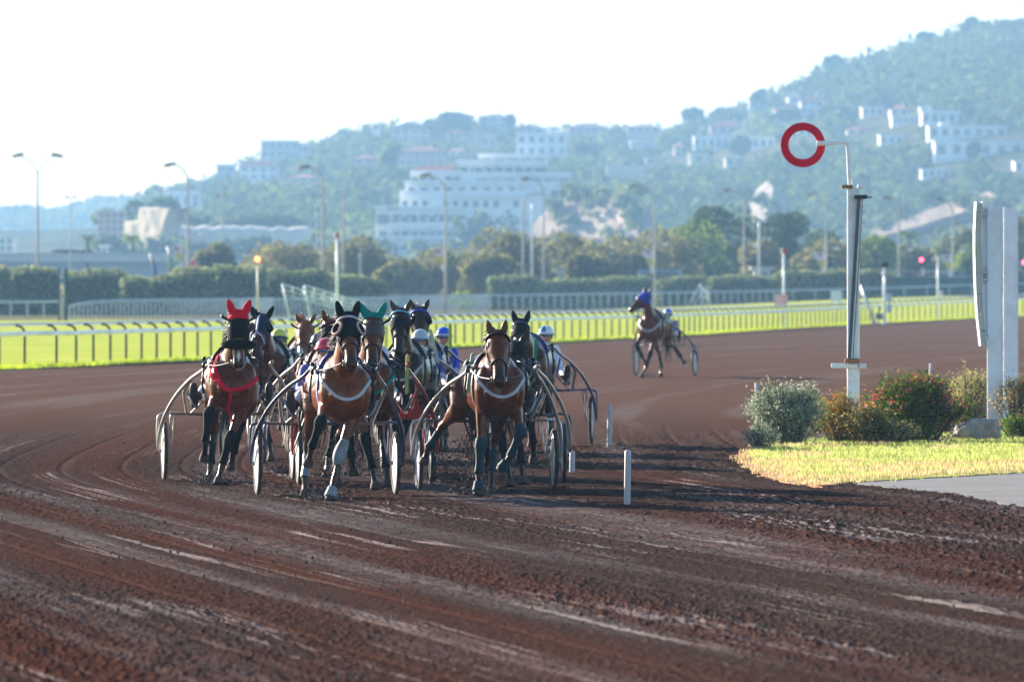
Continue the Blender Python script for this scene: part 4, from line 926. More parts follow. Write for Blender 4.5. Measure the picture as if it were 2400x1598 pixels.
# dirt thrown up round the hooves
r_ = random.Random(77); b = MB()
def spray(x, y, n, h, wd):
    for i in range(int(n * 1.8)):
        z = abs(r_.gauss(0, h)) + .01; q = Vector((x + r_.gauss(0, wd) * (1 + z), y + r_.gauss(.15, .25), z)); s_ = r_.uniform(.003, .012) * (1.3 if z < .08 else 1)
        vs = [q + Vector((r_.gauss(0, s_), r_.gauss(0, s_), r_.gauss(0, s_))) for k in range(4)]; b.add(vs, [(0, 1, 2), (0, 1, 3), (1, 2, 3), (0, 2, 3)], 0, False)
for px, row, n, h, wd in ((505, 1135, 420, .035, .09), (492, 1133, 160, .10, .08), (762, 1172, 350, .03, .10), (730, 1168, 350, .05, .08), (800, 1120, 520, .28, .20), (870, 1110, 260, .22, .14), (1110, 1160, 420, .04, .10), (1075, 1130, 1100, .24, .18), (1190, 1130, 300, .14, .14), (655, 1110, 140, .08, .1), (1240, 1090, 180, .12, .2), (1520, 884, 80, .05, .1)):
    g = G(px, row); spray(g.x, g.y, n, h, wd)
tag(b.build('flying_dirt', CLOD, fix=False), kind='stuff')
# ================================================================== fences, masts, lamps and other furniture of the course
DKGREEN = CLR('dark_green_post', (.02, .035, .03), .5); RAILW = CLR('white_rail_plastic', (.82, .84, .88), .35, var=.06, dirt=(.45, .45, .46), dscale=.8)
# ---- running rail with gooseneck posts
RB = [G(*q) for q in ((-90, 861), (26, 856), (147, 853), (261, 848), (367, 843), (466, 838), (790, 822), (1080, 808), (1300, 797), (1480, 789), (1640, 780), (1820, 771), (2050, 756), (2283, 742), (2500, 730))]
def resample(P, step):
    out = [P[0].copy()]; acc = 0.0
    for a, b in zip(P, P[1:]):
        L = (b - a).length; t = step - acc
        while t <= L: out.append(a.lerp(b, t / L)); t += step
        acc = (acc + L) % step if t > L else 0; acc = L - (t - step)
    return out
RP = resample(RB, 2.6); base = RP[0]
rail = thing('running_rail', 'white double running rail on dark gooseneck posts along the turf edge', 'rail', base)
mainp = []; upp = []
for i, q in enumerate(RP):
    d_ = (RP[min(i + 1, len(RP) - 1)] - RP[max(i - 1, 0)]).normalized(); n_ = Vector((-d_.y, d_.x, 0)); 
    h = interp(q.y, (240, 420, 640, 760), (.91, .90, 1.08, 1.15)); q = q - base
    jig = Vector((0, 0, .012 * math.sin(i * 2.3)))
    mainp.append(q + Vector((0, 0, h)) + jig); upp.append(q + n_ * .36 + Vector((0, 0, h + .27)) + jig * .5)
    b = MB() if i < 100 else (b if i > 100 else MB())
    b.tube([q + n_ * .05 - Vector((0, 0, .05)), q + n_ * .05 + Vector((0, 0, h)), q + n_ * .08 + Vector((0, 0, h + .12)), q + n_ * .18 + Vector((0, 0, h + .22)), q + n_ * .34 + Vector((0, 0, h + .25))], .038, 8)
    if i < 100: b.build('post', DKGREEN, rail)
if len(RP) > 100: tag(b.build('post_row', DKGREEN, rail), kind='stuff')
MB().tube(mainp, .070, 10).build('rail', RAILW, rail)
vs = []; fs = []
b = MB(); b.tube(upp, .05, 10); b.build('top_rail', CLR('grey_rail', (.46, .48, .52), .4), rail)
# ---- white rails on the far side of the turf
RAILF = CLR('pale_blue_rail', (.40, .50, .54), .8, spec=.1)
def far_rail(label, P, post_step, grp='white rails on the far side of the turf', wire=True):
    pts = [W(*q) for q in P]; sp = resample(pts, post_step); o = sp[0].copy(); o.z = zt(o.x, o.y)
    t = thing('white_rail', label, 'rail', o, group=grp)
    MB().tube([q - o for q in pts], .085, 8).build('rail', RAILF, t)
    for q in sp:
        g = Vector((q.x, q.y, zt(q.x, q.y) - .1)) - o; MB().tube([g, q - o], .036, 6).build('post', RAILF, t)
    return t
far_rail('short white rail left of the green net posts', ((-90, 708, 570), (40, 708, 570), (142, 706, 570)), 1.1)
far_rail('white rail with a drooping end right of the green net posts', ((163, 717, 575), (185, 712, 577), (215, 708, 580), (270, 705, 585), (420, 703, 600), (560, 702, 620), (640, 701, 640)), 1.05)
far_rail('long white rail in front of the hedges behind the pack', ((645, 701, 642), (760, 700, 660), (900, 698, 700), (1040, 695, 735), (1145, 692, 760)), 1.5)
far_rail('white rail along the far turn behind the lone trotter', ((1150, 692, 760), (1330, 690, 780), (1500, 687, 800), (1680, 684, 820), (1840, 681, 840), (2060, 676, 840), (2300, 667, 840), (2480, 663, 840)), 2.2)
# ---- green net posts
for px, top, lb in ((139, 626, 'thin dark green net post, left one of the pair'), (155, 629, 'thicker dark green net post, right one of the pair')):
    g = G(px, 752); g = W(px, 752, 566); q = W(px, top, 566); b = MB(); b.tube([(0, 0, -.1), (0, 0, q.z - 0)], .10 if px > 150 else .05, 8); b.bbox((0, 0, .03), (.34, .34, .1), .02)
    tag(b.build('net_post', CLR('bottle_green_paint', (.012, .06, .05), .9, spec=.05), loc=(g.x, g.y, 0)), lb, 'post', 'green net posts')
# ---- starting barrier arms
BAR = CLR('pale_barrier_paint', (.52, .62, .66), .4)
def barrier(label, corner, foot, end, d, rails, grp='white starting barrier frames'):
    a = W(*corner, d); f_ = W(*foot, d); e = W(*end, d + 1.5); o = Vector((f_.x, d, 0)); t = thing('barrier_frame', label, 'barrier', o, group=grp)
    MB().tube([Vector((f_.x, d, 0)) - o, a - o], .055, 8).build('leg', BAR, t)
    for k in range(rails):
        dz = Vector((.05 * k, 0, -.30 * k)); MB().tube([a + dz - o, e + dz - o], .05 if k == 0 else .035, 8).build('rail', BAR, t)
    for k in range(1, 6):
        p_ = a.lerp(e, k / 6); MB().tube([p_ - o, p_ + Vector((.05 * (rails - 1), 0, -.30 * (rails - 1))) - o], .03, 6).build('rung', BAR, t)
    MB().tube([e - o, Vector((e.x + .1, e.y, 0)) - o], .05, 8).build('leg', BAR, t)
barrier('slanted white barrier frame, the nearer of the two behind the pack', (662, 667), (682, 742), (800, 703), 520, 3)
barrier('slanted white barrier frame right of the first, beside the red-topped mast', (713, 669), (730, 742), (850, 708), 526, 3)
for k, (x0, y0, x1, y1) in enumerate(((1614, 716, 1642, 664), (1626, 717, 1652, 672), (1638, 718, 1659, 682))):
    a, e = W(x0, y0, 800), W(x1, y1, 800); o = Vector((a.x, 800, zt(a.x, 800))); b = MB(); b.tube([a - o, e - o], .05, 6); b.tube([e - o, (e.x - o.x + .3, .6, 0)], .04, 6)
    for j in range(7):
        p_ = a.lerp(e, j / 6.5) - o; b.box(p_, (.16, .06, .05))
    tag(b.build('ladder_bar', BAR, loc=o), ('leftmost', 'middle', 'rightmost and shortest')[k] + ' of three leaning white bars behind the lone trotter', 'bar', 'leaning white bars')
# ---- masts with lamps
REDL = emat('red_lamp', (1.0, .06, .05), 3.0); ORL = emat('orange_lamp', (1.0, .16, .04), 2.5)
def mast(name, label, px, top, d, r, m, parts=(), base=None):
    q = W(px, top, d); z0 = zt(q.x, d); t = thing(name, label, 'mast', (q.x, d, z0), group='slim masts along the course')
    b = MB(); b.tube([(0, 0, -.1), (0, 0, (q.z - z0) * .5), (0, 0, q.z - z0)], [r * 1.1, r, r * .85], 10); b.bbox((0, 0, .04), (r * 4, r * 4, .12), .02); b.build('pole', m, t)
    for nm, kind, dx, dz, sz, mm in parts:
        c = Vector((dx, -.05, q.z - z0 + dz)); b = MB()
        if kind == 'ball': b.ell(c, sz); b.tube([c - Vector((0, 0, sz * 1.6)), c - Vector((0, 0, sz * .6))], sz * .55, 8)
        else: b.bbox(c, sz, min(sz) * .2)
        b.build(nm, mm, t)
    return t
mast('signal_mast', 'cream mast with an orange lamp behind the red-eared horse', 604, 612, 520, .07, CLR('cream_mast', (.58, .50, .36), .5), (('lamp', 'ball', 0, .12, .15, ORL), ('lamp_socket', 'box', 0, -.14, (.24, .24, .26), GALV)))
mast('signal_mast', 'white mast topped by a dark red ball behind the centre horse', 790, 552, 520, .085, RAILW, (('ball_finial', 'ball', 0, .05, .14, CLR('dark_red_ball', (.28, .04, .035), .5)), ('ring_clamp', 'box', 0, -.2, (.2, .2, .1), GALV)))
t = mast('signal_mast', 'white mast with red lamp box and a red and white chequered sign', 1837, 594, 474, .07, RAILW, (('lamp_box', 'box', .06, .12, (.20, .2, .34), CLR('red_box', (.45, .03, .03), .5)), ('lens', 'ball', -.10, .22, .065, RAILW), ('lens', 'ball', -.10, .04, .065, RAILW)))
b = MB(); z0 = t.location.z
for i in range(6):
    for j in range(6): b.box((-.14 + (i - 2.5) * .115, -.12, CAM_H - z0 - (703 - HOR) / F_PX * 474 + (j - 2.5) * .112), (.115, .02, .112), 0, (i + j) % 2)
b.build('chequered_sign', [CLR('sign_red', (.55, .03, .05), .5), CLR('sign_white', (.66, .66, .70), .5)], t)
mast('camera_mast', 'white mast with a dark camera head right of the finish post', 2073, 618, 500, .085, RAILW, (('camera', 'box', 0, -.05, (.42, .4, .32), BLACKM), ('arm', 'box', .3, -.35, (.9, .06, .06), GALV), ('lamp', 'ball', -.05, -.62, .09, RAILW), ('equipment_box', 'box', .28, -2.0, (.32, .25, .46), CLR('pale_grey_box', (.5, .54, .6), .5)), ('equipment_box', 'box', .28, -2.6, (.32, .25, .5), CLR('pale_grey_box', (.5, .54, .6), .5))))
mast('floodlight_mast', 'slim white mast with two small floodlights near the sign board', 2198, 604, 560, .07, RAILW, (('floodlight', 'box', -.24, -.1, (.26, .2, .2), GALV), ('floodlight', 'box', .12, .05, (.24, .2, .2), GALV), ('crossarm', 'box', .2, -.15, (1.0, .06, .06), GALV), ('equipment_box', 'box', .2, -2.35, (.26, .2, .4), CLR('pale_grey_box', (.5, .54, .6), .5))))
# board on a post
q = W(1960, 694, 520); z0 = zt(q.x, 520); t = thing('sign_board', 'blank pale blue sign board on a post behind the running rail', 'sign', (q.x, 520, z0)); b = MB(); b.tube([(0, 0, -.1), (0, 0, q.z - z0)], .05, 8); b.build('post', GALV, t)
MB().bbox((0, -.07, q.z - z0), (.68, .04, .66), .015).build('panel', CLR('pale_blue_panel', (.48, .56, .68), .5), t)
# leaning strut and small boxes beside the camera mast
a, e = W(2050, 752, 505), W(2018, 668, 505); t = MB(); o = Vector((a.x, 505, zt(a.x, 505))); t.tube([(0, 0, -.05), e - o], .10, 8); t.bbox((0, 0, .03), (.5, .4, .14), .03); tag(t.build('leaning_strut', GALV, loc=o), 'grey strut leaning to the left behind the finish post', 'strut')
q = G(2060, 750); t = MB(); t.bbox((0, 0, .22), (.5, .4, .44), .05); t.tube([(0, 0, .4), (.05, 0, .7)], .05, 6); t.ell((.06, 0, .74), .09); tag(t.build('floor_lamp', CLR('dark_grey_metal', (.10, .11, .12), .5), loc=q), 'small dark ground lamp beside the camera mast foot', 'lamp')
# ---- street lamps along the avenue
LAMPM = CLR('lamp_post_paint', (.42, .39, .33), .8, var=.15, spec=.15); HEADM = CLR('lamp_head_metal', (.12, .13, .14), .4); GLASSM = CLR('lamp_glass', (.72, .72, .68), .15, var=.03)
def lamp(label, px, hx, hrow, d, low=True, right=False, double=False):
    z = CAM_H + (HOR - hrow) / F_PX * d; s_ = (hx - px) / F_PX * d; t = thing('street_lamp', label, 'street lamp', (X(px, d), d, 0), group='tall street lamps along the avenue')
    b = MB(); b.tube([(0, 0, -.1), (0, 0, z * .5), (0, 0, z - 1.6)] + ([] if double else [(s_ * .03, 0, z - .9), (s_ * .25, 0, z - .25), (s_ * .62, 0, z)]), [.14, .11, .085] + ([] if double else [.08, .07, .055]), 8); b.build('pole', LAMPM, t)
    for k, sx in enumerate((s_, -s_) if double else (s_,)):
        if double: MB().tube([(0, 0, z - 1.6), (sx * .12, 0, z - .9), (sx * .55, 0, z - .2), (sx * .8, 0, z)], .055, 6).build('arm', LAMPM, t)
        sg = 1 if sx > 0 else -1; M = Matrix.Rotation(R(12 * sg), 3, 'Y')
        h_ = MB(); h_.ell((sx * .82, 0, z + .04), (abs(.62), .26, .15), M, 12, 8); h_.build('lamp_head', HEADM, t); MB().ell((sx * .90, -.02, z - .07), (.36, .2, .13), M, 12, 8).build('lamp_glass', GLASSM, t)
    if low:
        zl = z * .52; b = MB(); b.tube([(.05, 0, zl - .1), (.6, 0, zl + .1), (1.0, 0, zl + .12)], .045, 6); b.build('low_arm', LAMPM, t); MB().ell((1.15, 0, zl + .1), (.3, .2, .16), None, 10, 8).build('low_lamp', GLASSM, t)
    return t
lamp('double-headed street lamp against the white sky at far left', 88, 32, 365, 732, low=False, double=True)
for px, hx, row, lb in ((440, 388, 387, 'tall street lamp beside the stop sign'), (757, 702, 393, 'tall street lamp over the starting barrier frames'), (1044, 985, 412, 'tall street lamp with a banner above the bare-faced bay'), (1274, 1220, 420, 'tall street lamp in front of the pale rock slope'),
                        (1534, 1470, 438, 'tall street lamp behind the lone trotter with a banner'), (1744, 1692, 447, 'tall street lamp below the white rock scar'), (1936, 1890, 458, 'tall street lamp just left of the finish post'), (2107, 2068, 464, 'tall street lamp just right of the finish post'), (2233, 2192, 470, 'tall street lamp left of the white board')):
    lamp('single-armed ' + lb, px, hx, row, max(720 if px < 1100 else 884, 8.8 * F_PX / (671 - row)))
for px, row, d, w_, lb in ((165, 462, 1120, 12, 'small twin-headed lamp right of the double lamp'), (520, 458, 1150, 12, 'small twin-headed lamp above the tamarisks at left'), (920, 488, 1180, 10, 'small twin-headed lamp before the stepped apartments'), (742, 460, 1160, 10, 'small twin-headed lamp left of the tall barrier lamp'), (2053, 495, 1180, 14, 'small twin-headed lamp beside the slanted strip of the post')):
    z = CAM_H + (HOR - row) / F_PX * d; t = thing('twin_lamp', lb, 'street lamp', (X(px, d), d, 0), group='small twin lamps'); MB().tube([(0, 0, 0), (0, 0, z)], [.13, .08], 8).build('pole', LAMPM, t)
    for sg in (-1, 1): b = MB(); b.tube([(0, 0, z - .2), (sg * w_ / F_PX * d * .7, 0, z)], .05, 6); b.ell((sg * w_ / F_PX * d * .8, 0, z), (.32, .2, .14)); b.build('lamp_head', HEADM, t)
for px, top, bend, d, m_, lb in ((805, 442, 46, 950, LAMPM, 'dark pole with a thin arm to the right behind the centre horse'), (1226, 455, 46, 990, LAMPM, 'dark pole with a thin arm left of the rock slope'), (1247, 478, 0, 900, RAILW, 'plain white mast left of the rock slope'), (1779, 520, 0, 930, RAILW, 'plain white mast left of the chequered sign'), (845, 590, 0, 880, LAMPM, 'short grey pole before the tamarisk trees')):
    d = 884; z = CAM_H + (HOR - top) / F_PX * d; b = MB(); pts = [(0, 0, 0), (0, 0, z - .6)] + ([(bend / F_PX * d * .3, 0, z - .1), (bend / F_PX * d, 0, z + .1)] if bend else [(0, 0, z)]); b.tube(pts, [.13, .11] + ([.07, .05] if bend else [.10]), 8); b.bbox((0, 0, .1), (.5, .5, .2), .04)
    tag(b.build('utility_pole', m_, loc=(X(px, d), d, 0)), lb, 'pole')
# ---- banners
BW = CLR('banner_white', (.66, .64, .66), .7); BY = CLR('banner_yellow', (.62, .46, .06), .7); BR = CLR('banner_red', (.55, .06, .06), .7)
for px, top, d, lb in ((1044, 583, 864, 'tapering white and yellow banner above the bare-faced bay'), (1534, 588, 960, 'tapering white and yellow banner behind the lone trotter'), (1936, 592, 1050, 'tapering white and yellow banner left of the finish post'), (2233, 597, 1113, 'tapering white and yellow banner left of the white board'), (432, 577, 788, 'ragged white and yellow banner above the stop sign')):
    d = max(719 if px < 1100 else 883, d * 8.8 / 11.2 - 1); z = CAM_H + (HOR - top) / F_PX * d; w_ = 1.5 * d / 960; h_ = 2.3 * d / 960; b = MB()
    b.add([(-w_, -.2, 0), (-.1, -.2, .05), (-.15, -.2, -.35 * h_), (-w_ * .72, -.2, -.35 * h_)], [(0, 1, 2, 3)], 0, False); b.add([(-w_ * .72, -.2, -.35 * h_), (-.15, -.2, -.35 * h_), (-.12, -.2, -.78 * h_), (-w_ * .38, -.26, -.78 * h_)], [(0, 1, 2, 3)], 1, False)
    b.add([(-w_ * .38, -.26, -.78 * h_), (-.12, -.2, -.78 * h_), (-.12, -.2, -h_ * 1.1), (-w_ * .3, -.22, -h_ * 1.08)], [(0, 1, 2, 3)], 0, False); b.add([(-.9, -.215, -.1), (-.4, -.215, -.08), (-.42, -.215, -.36), (-.85, -.215, -.36)], [(0, 1, 2, 3)], 2, False)
    o = b.build('banner', [BW, BY, BR], loc=(X(px, d), d, z), fix=False); o.modifiers.new('t', 'SOLIDIFY').thickness = .02; tag(o, lb, 'banner', 'tapering banners on the lamp posts')
for px, top, bot, dx, ca, cb_, lb in ((360, 594, 648, 9, (.30, .12, .22), (.12, .12, .42), 'leaning purple feather flag above the hedge'), (396, 574, 634, 4, (.62, .60, .62), (.20, .42, .14), 'white and green feather flag left of the banner')):
    d = 700; q = W(px, bot, d); z = q.z; h_ = (bot - top) / F_PX * d; t = thing('feather_flag', lb, 'flag', (q.x, d, 0), group='feather flags behind the hedge')
    MB().tube([(0, 0, 0), (-dx / F_PX * d * .2, 0, z + h_ * .4), (-dx / F_PX * d, 0, z + h_)], .03, 6).build('pole', GALV, t)
    b = MB(); vs = []
    for k in range(9):
        u_ = k / 8; vs += [(-dx / F_PX * d * u_ + .02, 0, z + h_ * u_), (-dx / F_PX * d * u_ + .02 + .34 * math.sin(math.pi * min(.95, .25 + u_ * .7)), .04 * math.sin(k), z + h_ * u_)]
    b.add(vs[:10], [(2 * k, 2 * k + 1, 2 * k + 3, 2 * k + 2) for k in range(4)], 1); b.add(vs[8:], [(2 * k, 2 * k + 1, 2 * k + 3, 2 * k + 2) for k in range(4)], 0)
    o = b.build('cloth', [CLR('flag_a%d' % px, ca, .7), CLR('flag_b%d' % px, cb_, .7)], t, fix=False); o.modifiers.new('t', 'SOLIDIFY').thickness = .01
# ---- stop sign
q = W(452, 622, 722); t = thing('stop_sign', 'red octagonal stop sign above the hedge', 'sign', (q.x, 722, 0)); MB().tube([(0, .03, 0), (0, .03, q.z)], .04, 6).build('post', GALV, t)
oc = lambda r: [(r * math.cos(R(22.5 + 45 * k)), q.z + r * math.sin(R(22.5 + 45 * k))) for k in range(8)]
MB().prism(oc(.46), -.02, 0).build('sign_border', CLR('sign_white', (.66, .66, .70), .5), t); MB().prism(oc(.40), -.034, -.0215).build('sign_face', CLR('sign_face_red', (.60, .02, .03), .4), t)
tc_ = bpy.data.curves.new('sign_text', 'FONT'); tc_.body = 'STOP'; tc_.size = .30; tc_.align_x = 'CENTER'; tc_.align_y = 'CENTER'; tc_.extrude = .004
o = bpy.data.objects.new('sign_text', tc_); COL.objects.link(o); me = bpy.data.meshes.new_from_object(o.evaluated_get(bpy.context.evaluated_depsgraph_get())); bpy.data.objects.remove(o)
me.materials.clear(); me.materials.append(CLR('sign_white', (.66, .66, .70), .5)); o = link('lettering', me, t, (0, -.040, q.z)); o.rotation_euler = (R(90), 0, 0)
# ---- traffic lights
for px, row, lb in ((2158, 609, 'red traffic light glowing before the trees on the right'), (2399, 615, 'red traffic light at the right edge of the picture')):
    d = 900; q = W(px, row, d); t = thing('traffic_light', lb, 'traffic light', (q.x, d, zt(q.x, d)), group='red traffic lights'); h_ = q.z - zt(q.x, d); MB().tube([(.3, .1, 0), (.3, .1, h_ - .6)], .06, 6).build('pole', BLACKM, t)
    MB().bbox((.06, .12, h_ - .28), (.34, .2, 1.0), .04).build('housing', BLACKM, t); MB().lathe(((.0, .03), (.14, .02), (.16, .0), (.16, -.02)), (.06, .02, h_), Matrix.Rotation(R(90), 3, 'X'), 14).build('red_lens', emat('traffic_red', (1.0, .03, .06), 9.0), t)
# ---- finish post
D = 128.0; q = W(2000, 1000, D); PX = lambda px, row, d=D: Vector(((px - 2000) / F_PX * d, 0, CAM_H + (HOR - row) / F_PX * d))
FPW = CLR('finish_post_white', (.84, .85, .86), .4, var=.04, dirt=(.55, .46, .38), dscale=1.0); RUST = CLR('rusty_steel', (.30, .13, .05), .8, var=.4, scale=20)
fp = thing('finish_post', 'white finish post with a red ring on its bent arm', 'finish post', (q.x, D, 0))
zt_ = PX(0, 440).z; b = MB(); b.bbox((0, 0, zt_ / 2 - .1), (.182, .16, zt_ + .2), .018); b.build('pole', FPW, fp)
MB().tube([Vector(z[:3]) for z in spline([PX(1994, 452), PX(1991, 410), PX(1989, 365), PX(1986, 340), PX(1975, 333), PX(1950, 335), PX(1914, 337)], 6)], .036, 12).build('arm', FPW, fp)
c = PX(1882, 340); Mx = Matrix.Rotation(R(90), 3, 'X'); MB().lathe([(.215, -.014), (.335, -.014), (.335, .014), (.215, .014)], c + Vector((0, .05, 0)), Mx, 64, closed=True).build('ring', CLR('ring_red', (.72, .004, .03), .6, var=.10, scale=3, spec=.1), fp)
b = MB()
for a0 in (.9, -.75, 3.2): b.box(c + Vector((.275 * math.cos(a0), .033, .275 * math.sin(a0))), (.13, .004, .004), M=Matrix.Rotation(-a0 + .5, 3, 'Y'))
b.build('ring_seams', CLR('dark_seam', (.08, .01, .015), .6), fp)
b = MB(); b.bbox(PX(1985, 438) + Vector((0, -.02, 0)), (.17, .2, .05), .008); b.build('rusty_collar', RUST, fp); MB().bbox(PX(2020, 437) + Vector((0, -.03, 0)), (.13, .2, .068), .008).build('collar_box', FPW, fp)
a, e = PX(2016, 462) + Vector((0, -.15, 0)), PX(1993, 845) + Vector((0, -.15, 0)); m_ = (a + e) / 2; ang = math.atan2(a.x - e.x, a.z - e.z); M = Matrix.Rotation(ang, 3, 'Y')
MB().bbox(m_ + M @ Vector((-.026, 0, 0)), (.052, .05, (a - e).length), .006, M=M).build('dark_strip', CLR('strip_blue_black', (.02, .05, .09), .2, var=.15), fp); MB().bbox(m_ + M @ Vector((.012, .005, 0)), (.022, .05, (a - e).length), .006, M=M).build('pale_strip', FPW, fp); MB().bbox(m_ + M @ Vector((.030, .008, 0)), (.013, .05, (a - e).length), .004, M=M).build('thin_dark_strip', BLACKM, fp)
b = MB(); b.bbox(a + Vector((.0, 0, .0)), (.20, .12, .06), .01); b.tube([a + Vector((.05, -.02, -.01)), a + Vector((.17, -.02, -.005))], .014, 6); b.build('strip_bracket', BLACKM, fp); b = MB(); b.bbox(e + Vector((.02, .02, 0)), (.22, .13, .07), .01); b.build('strip_bracket', RUST, fp)
MB().bbox(PX(1979, 857) + Vector((0, -.10, 0)), (.40, .09, .075), .012).build('crossbar', FPW, fp); MB().bbox(PX(2021, 857) + Vector((0, -.10, 0)), (.11, .10, .08), .008).build('crossbar_cap', WHITE, fp)
# ---- tall white sign with its panel seen edge on
D2 = 136.0; q = W(2332, 900, D2); PY = lambda px, row, d=D2: Vector(((px - 1200) / F_PX * d - X(2332, D2), d - D2, CAM_H + (HOR - row) / F_PX * d))
BLUEW = CLR('board_white', (.74, .79, .84), .45, var=.04, dirt=(.50, .50, .50), dscale=.7)
sg = thing('track_sign', 'tall white sign on two slab posts, panel seen edge-on', 'sign', (q.x, D2, 0))
def slab(px0, px1, top, d, nm):
    a, e = PY(px0, top, d), PY(px1, top + 6, d); b = MB(); w_ = e.x - a.x; b.prism([(a.x, -.1), (e.x, -.1), (e.x, e.z - .08), (e.x - .05, e.z), (a.x, a.z)], a.y - .03, a.y + .03); b.build(nm, BLUEW, sg)
    b = MB(); b.box((e.x - .006, a.y - .032, e.z / 2), (.012, .01, e.z - .2)); b.build('slab_edge', WHITE, sg)
slab(2314, 2350, 479, D2, 'slab_post'); slab(2352, 2386, 484, D2 + 3, 'slab_post')
rows = [474, 500, 545, 588, 640, 690, 735, 775, 810]; ctr = [2293, 2292, 2290, 2290, 2291, 2293, 2296, 2300, 2304]; b = MB(); bb = MB()
for i in range(8):
    a, e = PY(ctr[i], rows[i]), PY(ctr[i + 1], rows[i + 1]); m_ = (a + e) / 2; M = Matrix.Rotation(math.atan2(a.x - e.x, a.z - e.z), 3, 'Y'); b.bbox(m_ + Vector((0, -.06, 0)), (.075, .5, (a - e).length - .014), .006, M=M); bb.bbox(m_ + Vector((-.047, -.06, 0)), (.014, .54, (a - e).length + .01), .004, M=M); bb.bbox(m_ + Vector((.047, -.06, 0)), (.014, .54, (a - e).length + .01), .004, M=M)
b.build('panel', CLR('panel_cream', (.46, .46, .38), .5, var=.1, scale=3), sg); bb.build('panel_frame', BLUEW, sg)
b = MB(); a, e = PY(2303, 486), PY(2317, 792); b.bbox(((a.x + e.x) / 2, .06, (a.z + e.z) / 2), (e.x - a.x, .05, a.z - e.z), .006); b.build('back_plate', BLUEW, sg)
b = MB()
for row in (503, 638, 655, 790): b.bbox((PY(2309, row) + Vector((0, .0, 0))), (.10, .10, .05), .008)
b.build('panel_bracket', GALV, sg)
# ---- white stakes at the inner edge of the track
STK = CLR('stake_white', (.46, .42, .43), .6, var=.06, dirt=(.40, .26, .22), dscale=5)
for px, top, bot, lb in ((1470, 1055, 1181, 'nearest white stake, in front of the shadows'), (1428, 948, 1046, 'white stake beside the right wheel of the navy sulky'), (1341, 1057, 1106, 'short white stake half hidden by sulky wheels'), (1776, 897, 990, 'white stake behind the silvery bush'), (2181, 852, 930, 'white stake rising behind the pink oleander')):
    d = CAM_H * F_PX / (bot - HOR); h_ = (bot - top) / F_PX * d; b = MB(); M = Matrix.Rotation(R(.8 if px != 1776 else -1.5), 3, 'Y'); b.lathe(((.030, -.05), (.035, .0), (.0345, h_ * .5), (.034, h_ - .015), (.028, h_), (.01, h_ + .004)), (0, 0, 0), M, 14)
    tag(b.build('track_stake', STK, loc=(X(px, d), d, 0)), lb, 'stake', 'white stakes marking the inner edge')
# ---- rock
r_ = random.Random(5); bm = bmesh.new(); bmesh.ops.create_icosphere(bm, subdivisions=4, radius=1)
for v in bm.verts:
    n_ = v.co.normalized(); k = 1 + .26 * mnoise.noise(n_ * 1.6) + .13 * mnoise.noise(n_ * 4 + Vector((3, 1, 2))) + .04 * mnoise.noise(n_ * 9); v.co = Vector((n_.x * k * 1.0 * .37, n_.y * k * .26, max(-.4, min(.95, n_.z * k + .12 * n_.x)) * .25 + .11))
me = bpy.data.meshes.new('boulder'); bm.to_mesh(me); bm.free(); me.materials.append(CLR('limestone', (.28, .25, .22), .9, var=.35, scale=7, bump=1.0, bscale=14, dirt=(.40, .25, .14), dscale=4)); g = G(2293, 1036)
tag(link('boulder', me, None, g), 'pale limestone boulder at the foot of the white sign', 'rock')
# ================================================================== plants
def leafcloud(mb, c, rad, n, size, r, mi=0, flat=.0, droop=0.0, shell=.55):
    """n leaf-sized faces spread through an ellipsoid, denser at its skin"""
    for _ in range(n):
        v = Vector((r.gauss(0, 1), r.gauss(0, 1), r.gauss(0, 1))); v.normalize(); k = shell + (1 - shell) * r.random() ** .5 if r.random() < .8 else r.random() ** .4
        p_ = c + Vector((v.x * rad[0], v.y * rad[1], v.z * rad[2])) * k
        a = Vector((r.gauss(0, 1), r.gauss(0, 1), r.gauss(0, 1) * (1 - flat))).normalized(); b_ = a.cross(Vector((r.gauss(0, 1), r.gauss(0, 1), r.gauss(0, 1)))).normalized(); s_ = size * r.uniform(.6, 1.35)
        mb.add([p_ - a * s_, p_ + b_ * s_ * .55, p_ + a * s_, p_ - b_ * s_ * .55], [(0, 1, 2, 3)], mi, False)
BARK = CLR('bark', (.09, .065, .045), .9, var=.35, scale=3, bump=.6, bscale=8)
L_TAM = leafmat('tamarisk_leaf', (.075, .080, .032), (.18, .165, .070), .5, .35); L_PINE = leafmat('pine_needles', (.022, .038, .016), (.070, .092, .030), .45, .12); L_OLIVE = leafmat('olive_leaf', (.09, .11, .07), (.17, .19, .12), .4, .4)
L_LIME = leafmat('light_green_leaf', (.07, .11, .02), (.16, .21, .04), .5, .3); L_HEDGE = leafmat('hedge_leaf', (.13, .17, .09), (.28, .30, .13), .35, .6); L_WOOD = leafmat('woodland_leaf', (.020, .034, .014), (.105, .125, .036), .45, .028)
